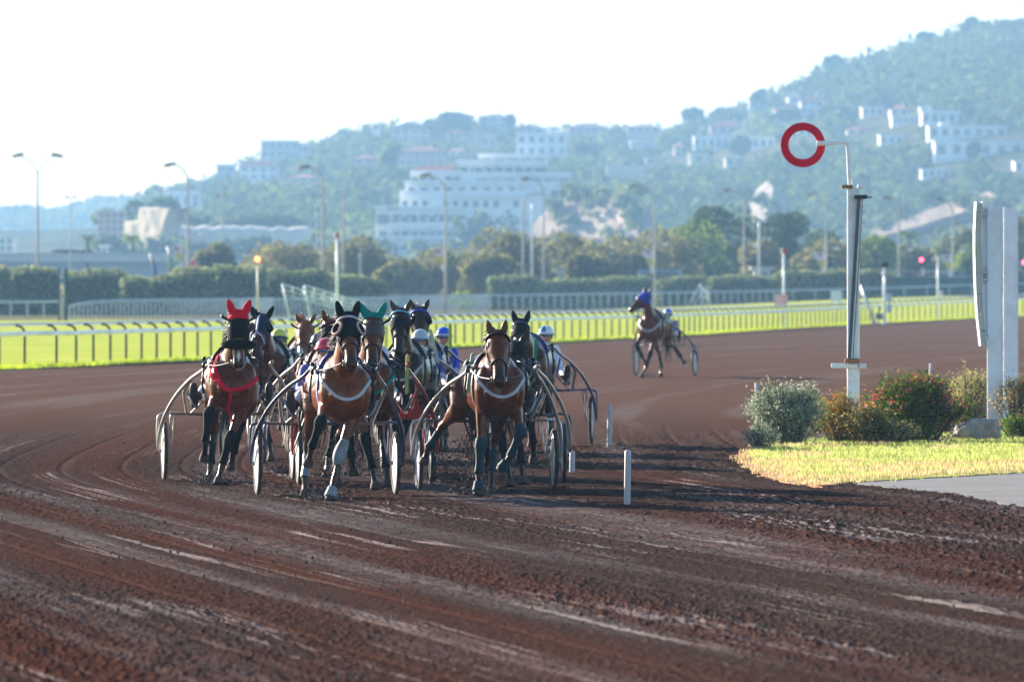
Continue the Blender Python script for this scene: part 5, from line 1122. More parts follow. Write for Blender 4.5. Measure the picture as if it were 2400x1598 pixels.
def make_tree(name, label, loc, h, w_, ch, leaf, n, size, seed, grp=None, kind='round', trunk=.35):
    """crown of clumps on limbs; h total height, w_ crown width, ch crown height"""
    r = random.Random(seed); t = thing(name, label, 'tree', loc, group=grp); tr = MB(); cr = MB(); zc = h - ch / 2; base = Vector((0, 0, -.4)); top = Vector((r.gauss(0, .3), 0, zc)); tw = max(.10, h * .022)
    mid = base.lerp(top, .5) + Vector((r.gauss(0, .25), r.gauss(0, .2), 0)); tr.tube([base, mid, top], [tw * 1.3, tw, tw * .6], 7)
    k = 9 if kind == 'round' else 11
    for i in range(k):
        an = r.random() * 6.283; rr = w_ / 2 * (.25 + .55 * r.random()); zz = zc + ch * .5 * r.uniform(-.75, .62) * (1 - .25 * rr / (w_ / 2))
        if kind == 'umbrella': zz = h - ch * (.35 + .35 * r.random()) ; rr = w_ / 2 * r.random() ** .5 * .8
        c = Vector((rr * math.cos(an), rr * math.sin(an), zz)); q = w_ * r.uniform(.17, .27)
        rad = (q, q, min(q * r.uniform(.6, .95), ch * .36)) if kind == 'round' else (q, q, ch * r.uniform(.20, .32))
        tr.tube([mid.lerp(top, .4), (mid + c) * .5 + Vector((0, 0, .2)), c], [tw * .5, tw * .35, tw * .12], 5)
        leafcloud(cr, c, rad, n // k, size, r, 0, .3 if kind == 'umbrella' else 0)
    leafcloud(cr, Vector((0, 0, zc)), (w_ * .42, w_ * .42, ch * .42), n // 6, size, r)
    tr.build('trunk', BARK, t); cr.build('crown', leaf, t, fix=False); return t
def P_tree(name, label, px, hw, top, d, leaf, seed, n=1500, size=.24, kind='round', z0=0.0, ch=.72, grp=None):
    z = CAM_H + (HOR - top + 8) / F_PX * d; h = z - z0; return make_tree(name, label, (X(px, d), d, z0), h, 2.3 * hw / F_PX * d, h * ch, leaf, n, size, seed, grp, kind)
TG = 'trees along the avenue'
for i, (px, hw, top, d, lf, nm, lb) in enumerate((
    (505, 50, 566, 920, L_TAM, 'tamarisk', 'wispy brownish tamarisk, leftmost of the avenue trees'), (645, 88, 556, 900, L_TAM, 'tamarisk', 'broad tamarisk behind the orange-lamp mast'), (760, 52, 590, 930, L_TAM, 'tamarisk', 'low tamarisk behind the red-ball mast'), (848, 100, 556, 910, L_TAM, 'tamarisk', 'brown-green tamarisk behind the short grey pole'),
    (945, 62, 606, 880, L_TAM, 'tamarisk', 'low bushy tamarisk below the stepped apartments'), (1055, 92, 572, 900, L_TAM, 'tamarisk', 'tamarisk behind the banner above the bare-faced bay'), (1195, 100, 534, 920, L_TAM, 'tamarisk', 'tallest rounded tamarisk just left of the rock slope'), (1135, 60, 590, 870, L_TAM, 'tamarisk', 'small tamarisk left of the plain white mast'),
    (1335, 92, 546, 930, L_TAM, 'tamarisk', 'yellow-green tamarisk at the foot of the rock slope'), (1445, 82, 560, 920, L_TAM, 'tamarisk', 'tamarisk right of the rock slope'), (1390, 60, 590, 880, L_TAM, 'tamarisk', 'low tamarisk above the pale low hut'), (1545, 92, 522, 940, L_TAM, 'tamarisk', 'tamarisk behind the lone trotter'), (1640, 70, 505, 950, L_LIME, 'broadleaf_tree', 'green broadleaf tree left of the dark pine'),
    (1715, 92, 464, 970, L_PINE, 'pine_tree', 'tall dark pine below the white rock scar'), (1855, 82, 490, 970, L_PINE, 'pine_tree', 'dark pine left of the finish post'), (1790, 60, 560, 920, L_TAM, 'tamarisk', 'low tamarisk behind the chequered sign mast'), (1935, 70, 552, 940, L_TAM, 'tamarisk', 'tamarisk just left of the finish post pole'), (2052, 78, 548, 960, L_LIME, 'broadleaf_tree', 'light green tree just right of the finish post'),
    (2150, 62, 572, 980, L_TAM, 'tamarisk', 'tamarisk behind the red traffic light'), (2235, 72, 514, 990, L_OLIVE, 'olive_tree', 'pale olive tree beside the white sign'), (2290, 60, 566, 960, L_LIME, 'broadleaf_tree', 'green tree partly hidden by the white sign'), (2415, 60, 485, 970, L_TAM, 'tamarisk', 'tall tree cut by the right edge'))):
    P_tree(nm, lb, px, hw, top, d, lf, 100 + i, n=3400, size=.26, ch=.86, grp=TG)
# ---- palms
def palm(label, px, top, d, z0, n=22, fl=2.0, seed=1):
    r = random.Random(seed); z = CAM_H + (HOR - top) / F_PX * d - fl * .35; t = thing('palm_tree', label, 'palm', (X(px, d), d, z0), group='palms'); h = z - z0; MB().tube([(0, 0, -.5), (.1, 0, h * .5), (0, 0, h)], [.28, .22, .2], 8).build('trunk', BARK, t); b = MB()
    for k in range(n):
        an = 6.283 * k / n + r.gauss(0, .1); el = r.uniform(-.2, 1.1); dv = Vector((math.cos(an), math.sin(an), 0)); pts = [Vector((0, 0, h)) + dv * fl * u_ * math.cos(el * .6) + Vector((0, 0, fl * (u_ * math.sin(el) - .75 * u_ * u_))) for u_ in np.linspace(0, 1, 8)]; sd = dv.cross(Vector((0, 0, 1)))
        for j in range(7):
            wd = .30 * math.sin(math.pi * (j + .7) / 8); b.add([pts[j], pts[j] + sd * wd - Vector((0, 0, wd * .5)), pts[j + 1]], [(0, 1, 2)], 0, False); b.add([pts[j], pts[j + 1], pts[j] - sd * wd - Vector((0, 0, wd * .5))], [(0, 1, 2)], 0, False)
    b.build('crown', L_LIME if d < 1300 else L_PINE, t, fix=False)
palm('palm with drooping fronds among the trees by the traffic light', 2130, 536, 1090, 0, seed=3)
palm('small palm by the beige block at far left', 205, 548, 1200, 0, seed=5, fl=1.8); palm('small palm before the cream cliff', 310, 548, 1210, 0, seed=6, fl=1.7)
# ---- clipped hedges
HB = CLR('hedge_shade', (.045, .06, .03), .95, var=.3)  # dark colour of the solid core, stands for shade deep in the hedge
def hedge(label, x0, x1, t0, t1, d, seed, n=None, th=2.2, lf=None):
    r = random.Random(seed); x0 -= 5; x1 += 5; xa, xb = X(x0, d), X(x1, d); z0 = min(zt(xa, d), zt(xb, d)); ha = CAM_H + (HOR - t0) / F_PX * d - z0; hb_ = CAM_H + (HOR - t1) / F_PX * d - z0; wd = xb - xa; t = thing('hedge', label, 'hedge', ((xa + xb) / 2, d, z0), group='clipped hedges behind the white rails')
    nx_ = max(4, int(wd / .5)); cr = MB(); core = MB(); secs = []
    for i in range(nx_ + 1):
        u_ = i / nx_; h = lerp(ha, hb_, u_) * (1 + .10 * mnoise.noise(Vector((u_ * wd * .55, seed, 0))) + .05 * mnoise.noise(Vector((u_ * wd * 1.9, seed, 4)))) * (1 - .12 * (abs(2 * u_ - 1) ** 8)); e = 1 - .25 * abs(2 * u_ - 1) ** 10; secs.append(((u_ - .5) * wd, h, e))
    for i in range(nx_):
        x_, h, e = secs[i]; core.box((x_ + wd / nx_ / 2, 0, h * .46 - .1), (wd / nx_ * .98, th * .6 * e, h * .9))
    n = n or int(wd * 260)
    for _ in range(n):
        i = r.randrange(nx_); u_ = r.random(); x_ = lerp(secs[i][0], secs[i + 1][0], u_); h = lerp(secs[i][1], secs[i + 1][1], u_)
        s_ = r.random()
        if s_ < .62: p_ = Vector((x_, -th / 2 * (1 + .10 * mnoise.noise(Vector((x_ * .9, _ % 7, seed)))) + abs(r.gauss(0, .14)), h * r.random()))
        elif s_ < .92: p_ = Vector((x_, r.uniform(-th / 2, th / 2), h * (1 - abs(r.gauss(0, .035))) + r.gauss(0, .05)))
        else: p_ = Vector((x_, th / 2, h * r.random()))
        p_ += Vector((0, .25 * mnoise.noise(Vector((x_ * .7, p_.z * .8, seed + 5))), .0))
        a = Vector((r.gauss(0, 1), r.gauss(0, 1), r.gauss(0, 1))).normalized(); b_ = a.cross(Vector((r.gauss(0, 1), r.gauss(0, 1), r.gauss(0, 1)))).normalized(); q = .17 * r.uniform(.6, 1.3); cr.add([p_ - a * q, p_ + b_ * q * .6, p_ + a * q, p_ - b_ * q * .6], [(0, 1, 2, 3)], 0, False)
    cr.build('foliage', lf or L_HEDGE, t, fix=False); core.build('shade_core', HB, t); return t
for i, q in enumerate((('clipped hedge cut by the left edge', -60, 20, 618, 620, 690), ('clipped hedge left of the green net posts', 16, 136, 624, 628, 700), ('long clipped hedge right of the green net posts', 156, 292, 632, 634, 700), ('low square-cut hedge in the dip of the hedge row', 288, 344, 645, 648, 694), ('low hedge left of the red-eared horse', 340, 420, 652, 640, 700), ('tall hedge block below the stop sign', 400, 500, 632, 622, 704), ('tall hedge behind the red-eared horse', 496, 620, 622, 628, 706), ('hedge right of the orange-lamp mast', 616, 770, 630, 636, 708), ('rounded hedge end behind the centre horse', 766, 905, 642, 656, 715),
    ('rounded bush-like hedge left of the white masts', 1146, 1252, 646, 646, 850), ('clipped hedge below the pale low hut', 1254, 1420, 656, 655, 850), ('hedge left of the lone trotter', 1416, 1525, 648, 650, 856), ('hedge right of the lone trotter', 1540, 1650, 654, 646, 850), ('hedge left of the chequered sign mast', 1658, 1822, 648, 648, 862), ('long flat-topped hedge behind the finish post', 1818, 2094, 636, 634, 870))):
    hedge(q[0], *q[1:], seed=200 + i)
# low wall and road glimpsed through the gap in the hedges
q0, q1 = X(905, 860), X(1150, 860); b = MB(); b.bbox(((q0 + q1) / 2, 860, .55), (q1 - q0, .4, 1.5), .05); b.bbox(((q0 + q1) / 2, 859.9, 1.38), (q1 - q0, .6, .16), .04); tag(b.build('low_wall', CLR('pale_wall', (.36, .36, .34), .8, var=.2)), 'low pale wall in the gap between the hedges', 'wall')
for px, lb in ((1085, 'small yellowish bush in the hedge gap'), ): 
    t = thing('bush', lb, 'bush', (X(px, 845), 845, 0)); b = MB(); rr_ = random.Random(9); leafcloud(b, Vector((0, 0, .9)), (1.4, 1, .9), 500, .16, rr_); b.build('foliage', L_LIME, t, fix=False); b = MB(); b.tube([(0, 0, 0), (0, 0, 1)], .06, 5); b.build('stem', BARK, t)
# green mesh fence right of the finish post
x0, x1 = X(2096, 880), X(2520, 880); z0 = 1.2; t = thing('mesh_fence', 'dark green mesh fence behind the rails on the right', 'fence', ((x0 + x1) / 2, 880, z0)); hh = CAM_H + (HOR - 649) / F_PX * 880 - z0
MB().box((0, 0, hh / 2 - .3), (x1 - x0, .05, hh + .6)).build('mesh_panel', CLR('green_mesh', (.018, .075, .055), .8, var=.25, scale=1.5), t)
for k in range(8): MB().tube([((x1 - x0) * (k / 7 - .5), -.08, -.6), ((x1 - x0) * (k / 7 - .5), -.08, hh + .1)], .05, 6).build('post', DKGREEN, t)
# ---- bed of bushes by the finish post
def shrub(name, label, px, hw, top, base, seed, leaves, stems=26, size=.022, per=130, spread=.5, flowers=None, grp=None, sprigs=0, stemc=None, hh=None):
    """many arching stems carrying leaves; flowers: (material, count)"""
    r = random.Random(seed); g = G(px, base); d = g.y; h = hh or (base - top) / F_PX * d; w_ = 1.22 * hw / F_PX * d; t = thing(name, label, 'shrub', g, group=grp); st = MB(); lf = [MB() for _ in leaves]; fl = MB()
    for i in range(stems + sprigs):
        an = r.random() * 6.283; rad = w_ * r.random() ** .6; hi = h * (.55 + .42 * (1 - (rad / w_) ** 2) + r.uniform(-.1, .06)); up = i >= stems
        if up: rad *= .8; hi = h * r.uniform(.85, 1.22)
        b0 = Vector((rad * .35 * math.cos(an), rad * .35 * math.sin(an) * .8, -.02)); e = Vector((rad * math.cos(an), rad * math.sin(an) * .8, hi)); m_ = b0.lerp(e, .55) + Vector((0, 0, hi * .12))
        pts = [Vector(z[:3]) for z in spline([b0, m_, e], 5)]; st.tube(pts, [.010 * (1 - .8 * k / (len(pts) - 1)) + .002 for k in range(len(pts))], 5)
        for _ in range(per if not up else int(per * .35)):
            k = (r.random() ** (.6 if not up else .9)) * (len(pts) - 1.001); q = pts[int(k)].lerp(pts[int(k) + 1], k % 1) + Vector((r.gauss(0, 1), r.gauss(0, 1), r.gauss(0, .8))) * (w_ * .14 if not up else .018); q.z = max(.01, q.z)
            a = Vector((r.gauss(0, 1), r.gauss(0, 1), r.gauss(.4, .8))).normalized(); b_ = a.cross(Vector((r.gauss(0, 1), r.gauss(0, 1), r.gauss(0, 1)))).normalized(); s_ = size * r.uniform(.6, 1.4); mi = r.choices(range(len(leaves)), [l[1] for l in leaves])[0]
            lf[mi].add([q - a * s_, q + b_ * s_ * .38, q + a * s_, q - b_ * s_ * .38], [(0, 1, 2, 3)], 0, False)
    st.build('stems', stemc or BARK, t)
    for m_, l in zip(lf, leaves):
        if m_.v: m_.build('foliage', l[0], t, fix=False)
    if flowers:
        for _ in range(flowers[1]):
            an = r.random() * 6.283; rad = w_ * r.random() ** .5; z = h * (.62 + .40 * (1 - (rad / w_) ** 2)) * r.uniform(.82, 1.03); c = Vector((rad * math.cos(an), rad * math.sin(an) * .8 - .05, z))
            for k in range(r.randint(4, 9)):
                q = c + Vector((r.gauss(0, .016), r.gauss(0, .016), r.gauss(0, .016)))
                for j in range(3):
                    a = Vector((r.gauss(0, 1), r.gauss(0, 1), r.gauss(0, 1))).normalized() * .016; b_ = a.cross(Vector((r.gauss(0, 1), r.gauss(0, 1), r.gauss(0, 1)))).normalized() * .014; fl.add([q, q + a + b_ * .5, q + a * 1.3, q + a - b_ * .5], [(0, 1, 2, 3)], 0, False)
        fl.build('flowers', flowers[0], t, fix=False)
    return t
LS = leafmat('silver_leaf', (.20, .25, .17), (.42, .46, .33), .35, 3.0); LSD = leafmat('silver_leaf_dark', (.05, .08, .05), (.11, .15, .09), .35, 3.0); LO = leafmat('orange_leaf', (.20, .10, .02), (.38, .19, .04), .45, 3.0); LD = leafmat('deep_leaf', (.022, .045, .014), (.06, .10, .026), .35, 3.0); LY = leafmat('straw_leaf', (.26, .23, .11), (.44, .38, .2), .45, 3.0); LG = leafmat('fresh_leaf', (.07, .13, .02), (.16, .24, .04), .5, 3.0)
PINK = leafmat('pink_petal', (.42, .04, .10), (.62, .16, .22), .4, 6.0)
SG = 'shrubs in the bed by the finish post'
shrub('silver_shrub', 'silvery grey-green shrub with tall sprigs, left end of bed', 1845, 84, 905, 1046, 11, ((LS, .72), (LSD, .28)), 95, .019, 130, grp=SG, sprigs=46)
shrub('silver_shrub', 'small silvery sprawling shrub at the track edge', 1782, 38, 990, 1056, 13, ((LS, .6), (LSD, .4)), 26, .015, 80, grp=SG, sprigs=5)
shrub('autumn_shrub', 'orange-brown shrub in front of the finish post foot', 1975, 66, 925, 1042, 15, ((LO, .55), (LD, .3), (LG, .15)), 54, .017, 120, grp=SG)
shrub('leafy_shrub', 'dull green and straw coloured shrub between orange shrub and oleander', 2030, 60, 950, 1044, 17, ((LD, .5), (LY, .3), (LO, .2)), 44, .018, 110, grp=SG)
shrub('oleander', 'pink-flowered oleander in the middle of the bed', 2145, 100, 884, 1040, 19, ((LD, .72), (LG, .18), (LO, .1)), 110, .026, 130, flowers=(PINK, 105), grp=SG)
shrub('leafy_shrub', 'straggly shrub at the foot of the oleander', 2090, 56, 985, 1044, 23, ((LD, .5), (LY, .35), (LSD, .15)), 34, .018, 90, grp=SG)
shrub('straw_shrub', 'pale straw coloured shrub behind the boulder', 2275, 60, 868, 1000, 29, ((LY, .72), (LG, .28)), 50, .018, 110, grp=SG, sprigs=8)
shrub('straw_shrub', 'pale dry shrub right of the white slab posts', 2385, 52, 880, 1010, 31, ((LY, .5), (LD, .3), (LO, .2)), 46, .018, 110, grp=SG)
shrub('leafy_shrub', 'low green shrub right of the boulder', 2385, 52, 975, 1032, 37, ((LG, .55), (LD, .45)), 44, .018, 90, flowers=(PINK, 6), grp=SG)
shrub('leafy_shrub', 'fresh green tuft behind the orange shrub', 1915, 30, 922, 1015, 41, ((LG, .8), (LO, .2)), 18, .018, 70, grp=SG)
pts = []
for k in range(420):
    px = r_.uniform(1770, 2420); g = G(px, 1040 - (px - 1800) * .02 + r_.uniform(-3, 6)); pts.append((g.x, g.y, .02))
blades('bed_edge_grass', pts, .09, .006, LSD, seed=19, per=5)
# ================================================================== hillside
SKX = [-300, 0, 100, 170, 230, 330, 345, 420, 480, 560, 620, 700, 760, 830, 900, 960, 1040, 1100, 1200, 1300, 1400, 1530, 1600, 1680, 1760, 1830, 1880, 1950, 2030, 2100, 2180, 2280, 2400, 2500, 2700]
SKY_ = [560, 540, 540, 535, 530, 530, 500, 480, 455, 425, 395, 378, 365, 345, 328, 330, 322, 322, 330, 325, 335, 335, 322, 308, 270, 240, 225, 200, 172, 148, 132, 105, 92, 82, 60]
HD0, HD1 = 2100.0, 3500.0
_zx = [(p - 1200) / F_PX * HD1 for p in SKX]; _zz = [CAM_H + (HOR - r) / F_PX * HD1 for r in SKY_]
def hz(x, y):
    zr = np.interp(np.asarray(x) * (HD1 / np.maximum(np.asarray(y), 900)) ** .6, _zx, _zz); t_ = np.clip((np.asarray(y) - HD0) / (HD1 - HD0), 0, None); f = np.where(t_ <= 1, t_ ** .85, 1 - .35 * (t_ - 1))
    return zr * f - .5 + 1.8 * (vnoise(np.asarray(x) * .03 + 50, np.asarray(y) * .02, 14) - .5) * np.clip(t_ * 4, 0, 1)
Xh, Yh = np.meshgrid(np.linspace(-520, 520, 170), np.linspace(2080, 4100, 120))
SCRUB = grassmat('hill_scrub', (.045, .055, .025), (.085, .085, .04), (.15, .13, .075), .03, .4)
tag(sheet('hillside', Xh, Yh, hz(Xh, Yh), SCRUB), kind='structure')
Xd, Yd = np.meshgrid(np.linspace(-1300, 100, 90), np.linspace(4400, 6400, 24))
dz_ = np.interp((Xd / Yd) * F_PX + 1200, [-400, 0, 60, 110, 150, 190, 230, 300, 340, 420, 600, 1200], [506, 507, 500, 507, 508, 494, 482, 478, 476, 470, 480, 640])
tag(sheet('distant_hill', Xd, Yd, ((CAM_H + (HOR - dz_) / F_PX * 5400) * np.clip(1 - np.abs(Yd - 5400) / 880, 0, 1) ** .7) * (1 + .16 * (vnoise(Xd * .03 + 30, Yd * .01, 22) - .5)) - 1, SCRUB), kind='structure')
def hit(px, py, d0=2100.0):
    d = d0
    while d < 3700:
        p_ = W(px, py, d)
        if p_.z <= float(hz(p_.x, d)): return p_
        d += 4
    return W(px, py, 3480)
# ---- buildings
BWH = CLR('render_white', (.85, .85, .83), .8, var=.05, scale=.3, dirt=(.68, .66, .60), dscale=.15); BCR = CLR('render_cream', (.66, .56, .40), .8, var=.08, scale=.3); BPK = CLR('render_pink', (.60, .42, .34), .8, var=.08, scale=.3); BGY = CLR('render_grey', (.42, .44, .44), .8, var=.1, scale=.3); TILE = CLR('roof_tile', (.42, .13, .07), .85, var=.25, scale=1.2, bump=.5, bscale=6); TILB = CLR('brown_roof_tile', (.27, .15, .10), .85, var=.25, scale=1.2, bump=.5, bscale=6)
FLATR = CLR('flat_roof', (.50, .47, .43), .85, var=.1); WIN = CLR('window_glass', (.035, .05, .065), .12, var=.2); SHUT = CLR('window_frame', (.5, .5, .48), .6); 
rects = []
def building(label, x0, x1, top, bot, wall=BWH, roof=None, nw=3, ns=1, roofh=.30, depth=13.0, d=None, name='villa', cat='house', tower=None, wing=None, terrace=False):
    c = hit((x0 + x1) / 2, bot) if d is None else W((x0 + x1) / 2, bot, d); d = c.y; k = d / F_PX; wd = (x1 - x0) * k; H = (bot - top) * k; rects.append((x0 - 6, x1 + 6, top - 4, bot + 3, d))
    t = thing(name, label, cat, (c.x, d, c.z)); hw = H * (1 - roofh) if roof in (TILE, TILB) else H
    b = MB(); b.box((0, depth / 2, hw / 2 - 2.5), (wd, depth, hw + 5)); b.build('wall', wall, t); fh = hw / ns; ww = min(2.2, wd / (nw * 1.9) if nw else 1)
    for s_ in range(ns):
        for i in range(nw):
            x_ = (i + .5) / nw * wd - wd / 2; wh = fh * .52; zc = fh * (s_ + .52); w_ = MB(); w_.box((x_, .005, zc), (ww, .10, wh)); f_ = w_.build('window', WIN, t); m_ = MB(); m_.box((x_, -.06, zc + wh / 2 + .08), (ww + .3, .12, .16)); m_.box((x_, -.08, zc - wh / 2 - .08), (ww + .4, .18, .14)); m_.box((x_, -.06, zc), (.07, .06, wh - .04)); m_.build('frame', SHUT, f_)
    if roof in (TILE, TILB):
        r_h = H * roofh; ov = .5; x_ = wd / 2 + ov; r = MB(); y0, y1 = -ov, depth + ov; rx = max(.2, x_ - depth * .5)
        r.add([(-x_, y0, hw), (x_, y0, hw), (x_, y1, hw), (-x_, y1, hw), (-rx, depth / 2, hw + r_h), (rx, depth / 2, hw + r_h), (-x_, y0, hw - .2), (x_, y0, hw - .2), (x_, y1, hw - .2), (-x_, y1, hw - .2)], [(0, 1, 5, 4), (2, 3, 4, 5), (1, 2, 5), (3, 0, 4), (0, 6, 7, 1), (1, 7, 8, 2), (2, 8, 9, 3), (3, 9, 6, 0), (6, 9, 8, 7)], 0, False); rf = r.build('roof', roof, t)
        ch_ = MB(); ch_.box((wd * .22, depth * .45, hw + r_h + .1), (.7, .7, 1.6)); ch_.box((wd * .22, depth * .45, hw + r_h + .98), (.9, .9, .16)); ch_.build('chimney', wall, rf)
    elif roof == 'gable':
        r_h = H * .36; b = MB(); b.prism([(-wd / 2, hw - r_h * 0), (wd / 2, hw), (0, hw + r_h)], .05, depth - .05); b.build('gable', wall, t); r = MB()
        for sg in (-1, 1): r.add([(sg * (wd / 2 + .5), -.5, hw - .3), (sg * (wd / 2 + .5), depth + .5, hw - .3), (0, depth + .5, hw + r_h + .12), (0, -.5, hw + r_h + .12), (sg * (wd / 2 + .5), -.5, hw - .1), (sg * (wd / 2 + .5), depth + .5, hw - .1), (0, depth + .5, hw + r_h + .34), (0, -.5, hw + r_h + .34)], [(0, 1, 2, 3), (4, 7, 6, 5), (0, 3, 7, 4), (1, 5, 6, 2), (0, 4, 5, 1)], 0, False)
        r.build('roof', TILE, t)
    else:
        r = MB(); r.box((0, depth / 2, hw + .15), (wd + .8, depth + .8, .3)); r.build('roof', FLATR if wall != BWH else BWH, t)
    if tower: x_, w2, h2 = tower; b = MB(); b.box((x_ * wd, depth * .55, hw + .3 + h2 / 2), (w2, depth * .5, h2)); b.build('tower', wall, t); w_ = MB(); w_.box((x_ * wd, depth * .3 - .005, hw + .3 + h2 * .55), (w2 * .35, .1, h2 * .4)); w_.build('window', WIN, t)
    if terrace: b = MB(); b.box((0, -2, -1.0), (wd * 1.12, 4, 2.0)); b.box((0, -3.9, .45), (wd * 1.12, .15, .9)); b.build('terrace', wall, t)
    return t
building('pale cubic house at the left end of the ridge', 508, 551, 387, 408, BGY, None, 2, 1)
building('white villa with red roof below the left ridge', 562, 651, 374, 424, BWH, TILE, 4, 2)
building('flat pale grey-green block on the left ridge', 612, 700, 331, 372, BGY, None, 5, 2)
building('small beige house right of the grey-green ridge block', 704, 728, 338, 362, BCR, None, 1, 1)
building('white flat-roofed villa above the cream cliff', 385, 468, 449, 492, BWH, None, 4, 1, terrace=True)
building('tiny white house beside the ridge palm', 872, 892, 291, 309, BWH, None, 1, 1)
building('beige villa with brown hipped roof on the ridge', 918, 1005, 285, 335, BCR, TILB, 4, 2, .34)
building('tall pale house crowning the middle of the ridge', 1122, 1190, 266, 303, BGY, TILB, 3, 2, .2)
building('low house with red roof at the foot of the crowning house', 1108, 1162, 292, 308, BCR, TILE, 3, 1, .45)
building('grey-roofed house left of the big white villa', 1214, 1271, 290, 316, BGY, TILB, 3, 1, .35)
building('big white villa with a square tower on the ridge', 1211, 1328, 314, 369, BWH, None, 5, 2, tower=(.22, 4.2, 2.6), terrace=True)
building('long house with brown roof right of the tower villa', 1332, 1423, 288, 314, BPK, TILB, 5, 1, .4)
building('brown-roofed house at the dip of the ridge', 1470, 1545, 290, 312, BPK, TILB, 4, 1, .4)
building('gabled house with red tiles below the ridge', 1128, 1164, 318, 346, BCR, 'gable', 2, 1)
building('cream house with red roof between round trees', 1049, 1105, 303, 326, BCR, TILE, 3, 1, .4)
building('long pink house with red roof at mid slope', 935, 1040, 342, 390, BPK, TILE, 6, 2, .25)
building('pink house with a red roof half hidden by light green tree', 830, 898, 361, 386, BPK, TILE, 3, 1, .4)
building('bright cream garden wall house above the rock slope', 1422, 1512, 388, 413, BCR, None, 0, 1)
building('small sunlit cream house left of the red ring', 1616, 1660, 360, 386, BCR, None, 1, 1)
building('tiny cream hut between the two cream houses', 1514, 1534, 372, 385, BCR, None, 1, 1)
building('long low white house crossing left of the red ring', 1626, 1725, 320, 352, BWH, None, 6, 1)
building('low white house seen through the red ring', 1745, 1815, 322, 350, BWH, None, 4, 1)
building('white gabled house with red roof on the upper slope', 1876, 1930, 222, 266, BWH, TILE, 3, 2, .35)
building('narrow white gabled wing left of the red-roofed upper house', 1846, 1876, 226, 262, BWH, 'gable', 1, 2)
building('pinkish gabled house below the upper red-roofed house', 1815, 1876, 254, 284, BPK, 'gable', 2, 1)
building('reddish house on the slope left of the red ring', 1664, 1744, 282, 315, BPK, TILE, 4, 1, .4)
building('small flat house high on the ridge line', 1756, 1800, 235, 253, BGY, None, 2, 1)
building('small red and white house among the upper pines', 2087, 2130, 246, 270, BWH, TILE, 2, 1, .4)
building('modern white villa with a box chimney on the right slope', 2160, 2262, 262, 291, BWH, None, 5, 1, tower=(-.4, 4.0, 1.4))
building('low white wing left of the modern villa', 2090, 2157, 274, 292, BWH, None, 5, 1)
building('long modern white house on the right slope', 2176, 2360, 297, 326, BWH, None, 7, 1, tower=(-.28, 3.6, 1.0))
building('white lower storey under the long modern house', 2190, 2400, 332, 370, BWH, None, 6, 1)
building('small white stone tower at the ridge pines', 2029, 2040, 112, 128, BWH, None, 1, 1)
building('small white house at the right edge of the slope', 2378, 2440, 380, 400, BWH, None, 3, 1)
building('white block at the far left beside the coast road', -20, 31, 558, 606, BWH, None, 3, 3, d=2080, name='apartment_block', cat='building')
building('bluish beige apartment block left of the cream cliff', 229, 292, 497, 590, BPK, None, 4, 6, d=2090, name='apartment_block', cat='building')
building('small white kiosk on the coast road', 238, 252, 579, 598, BWH, None, 1, 1, d=1205, name='kiosk', cat='kiosk', depth=2)
building('pale low hut behind the hedges left of the lone trotter', 1309, 1425, 641, 668, BGY, None, 0, 1, d=905, name='hut', cat='hut', depth=3)
building('small grey hut behind the hedge left of the signal mast', 1768, 1806, 632, 668, BGY, None, 1, 1, d=905, name='hut', cat='hut', depth=3)
for q in (('small pinkish tower house above the cream garden wall', 1580, 1600, 335, 366, BPK, TILE, 1, 2, .25), ('low white house under the brown-roofed ridge house', 1478, 1532, 330, 349, BWH, None, 4, 1), ('white terrace house below the tower villa', 1345, 1400, 340, 362, BWH, TILE, 3, 1, .35), ('white house above the modern villa wing', 2020, 2072, 252, 271, BWH, None, 3, 1), ('cream house right of the upper umbrella pines', 1985, 2032, 296, 316, BCR, TILE, 2, 1, .4),
          ('white house directly above the red ring', 1852, 1905, 300, 320, BWH, None, 3, 1), ('small white house left of the long modern house', 2062, 2118, 318, 338, BWH, None, 3, 1), ('low cream house below the left red-roofed villa', 680, 742, 408, 428, BCR, TILE, 3, 1, .4), ('white cottage right of the pink long house', 1052, 1092, 348, 366, BWH, TILE, 2, 1, .4), ('white house low on the right slope', 2160, 2225, 398, 418, BWH, None, 4, 1), ('small cream house above the white rock scar', 1700, 1745, 372, 390, BCR, None, 2, 1)):
    building(*q)
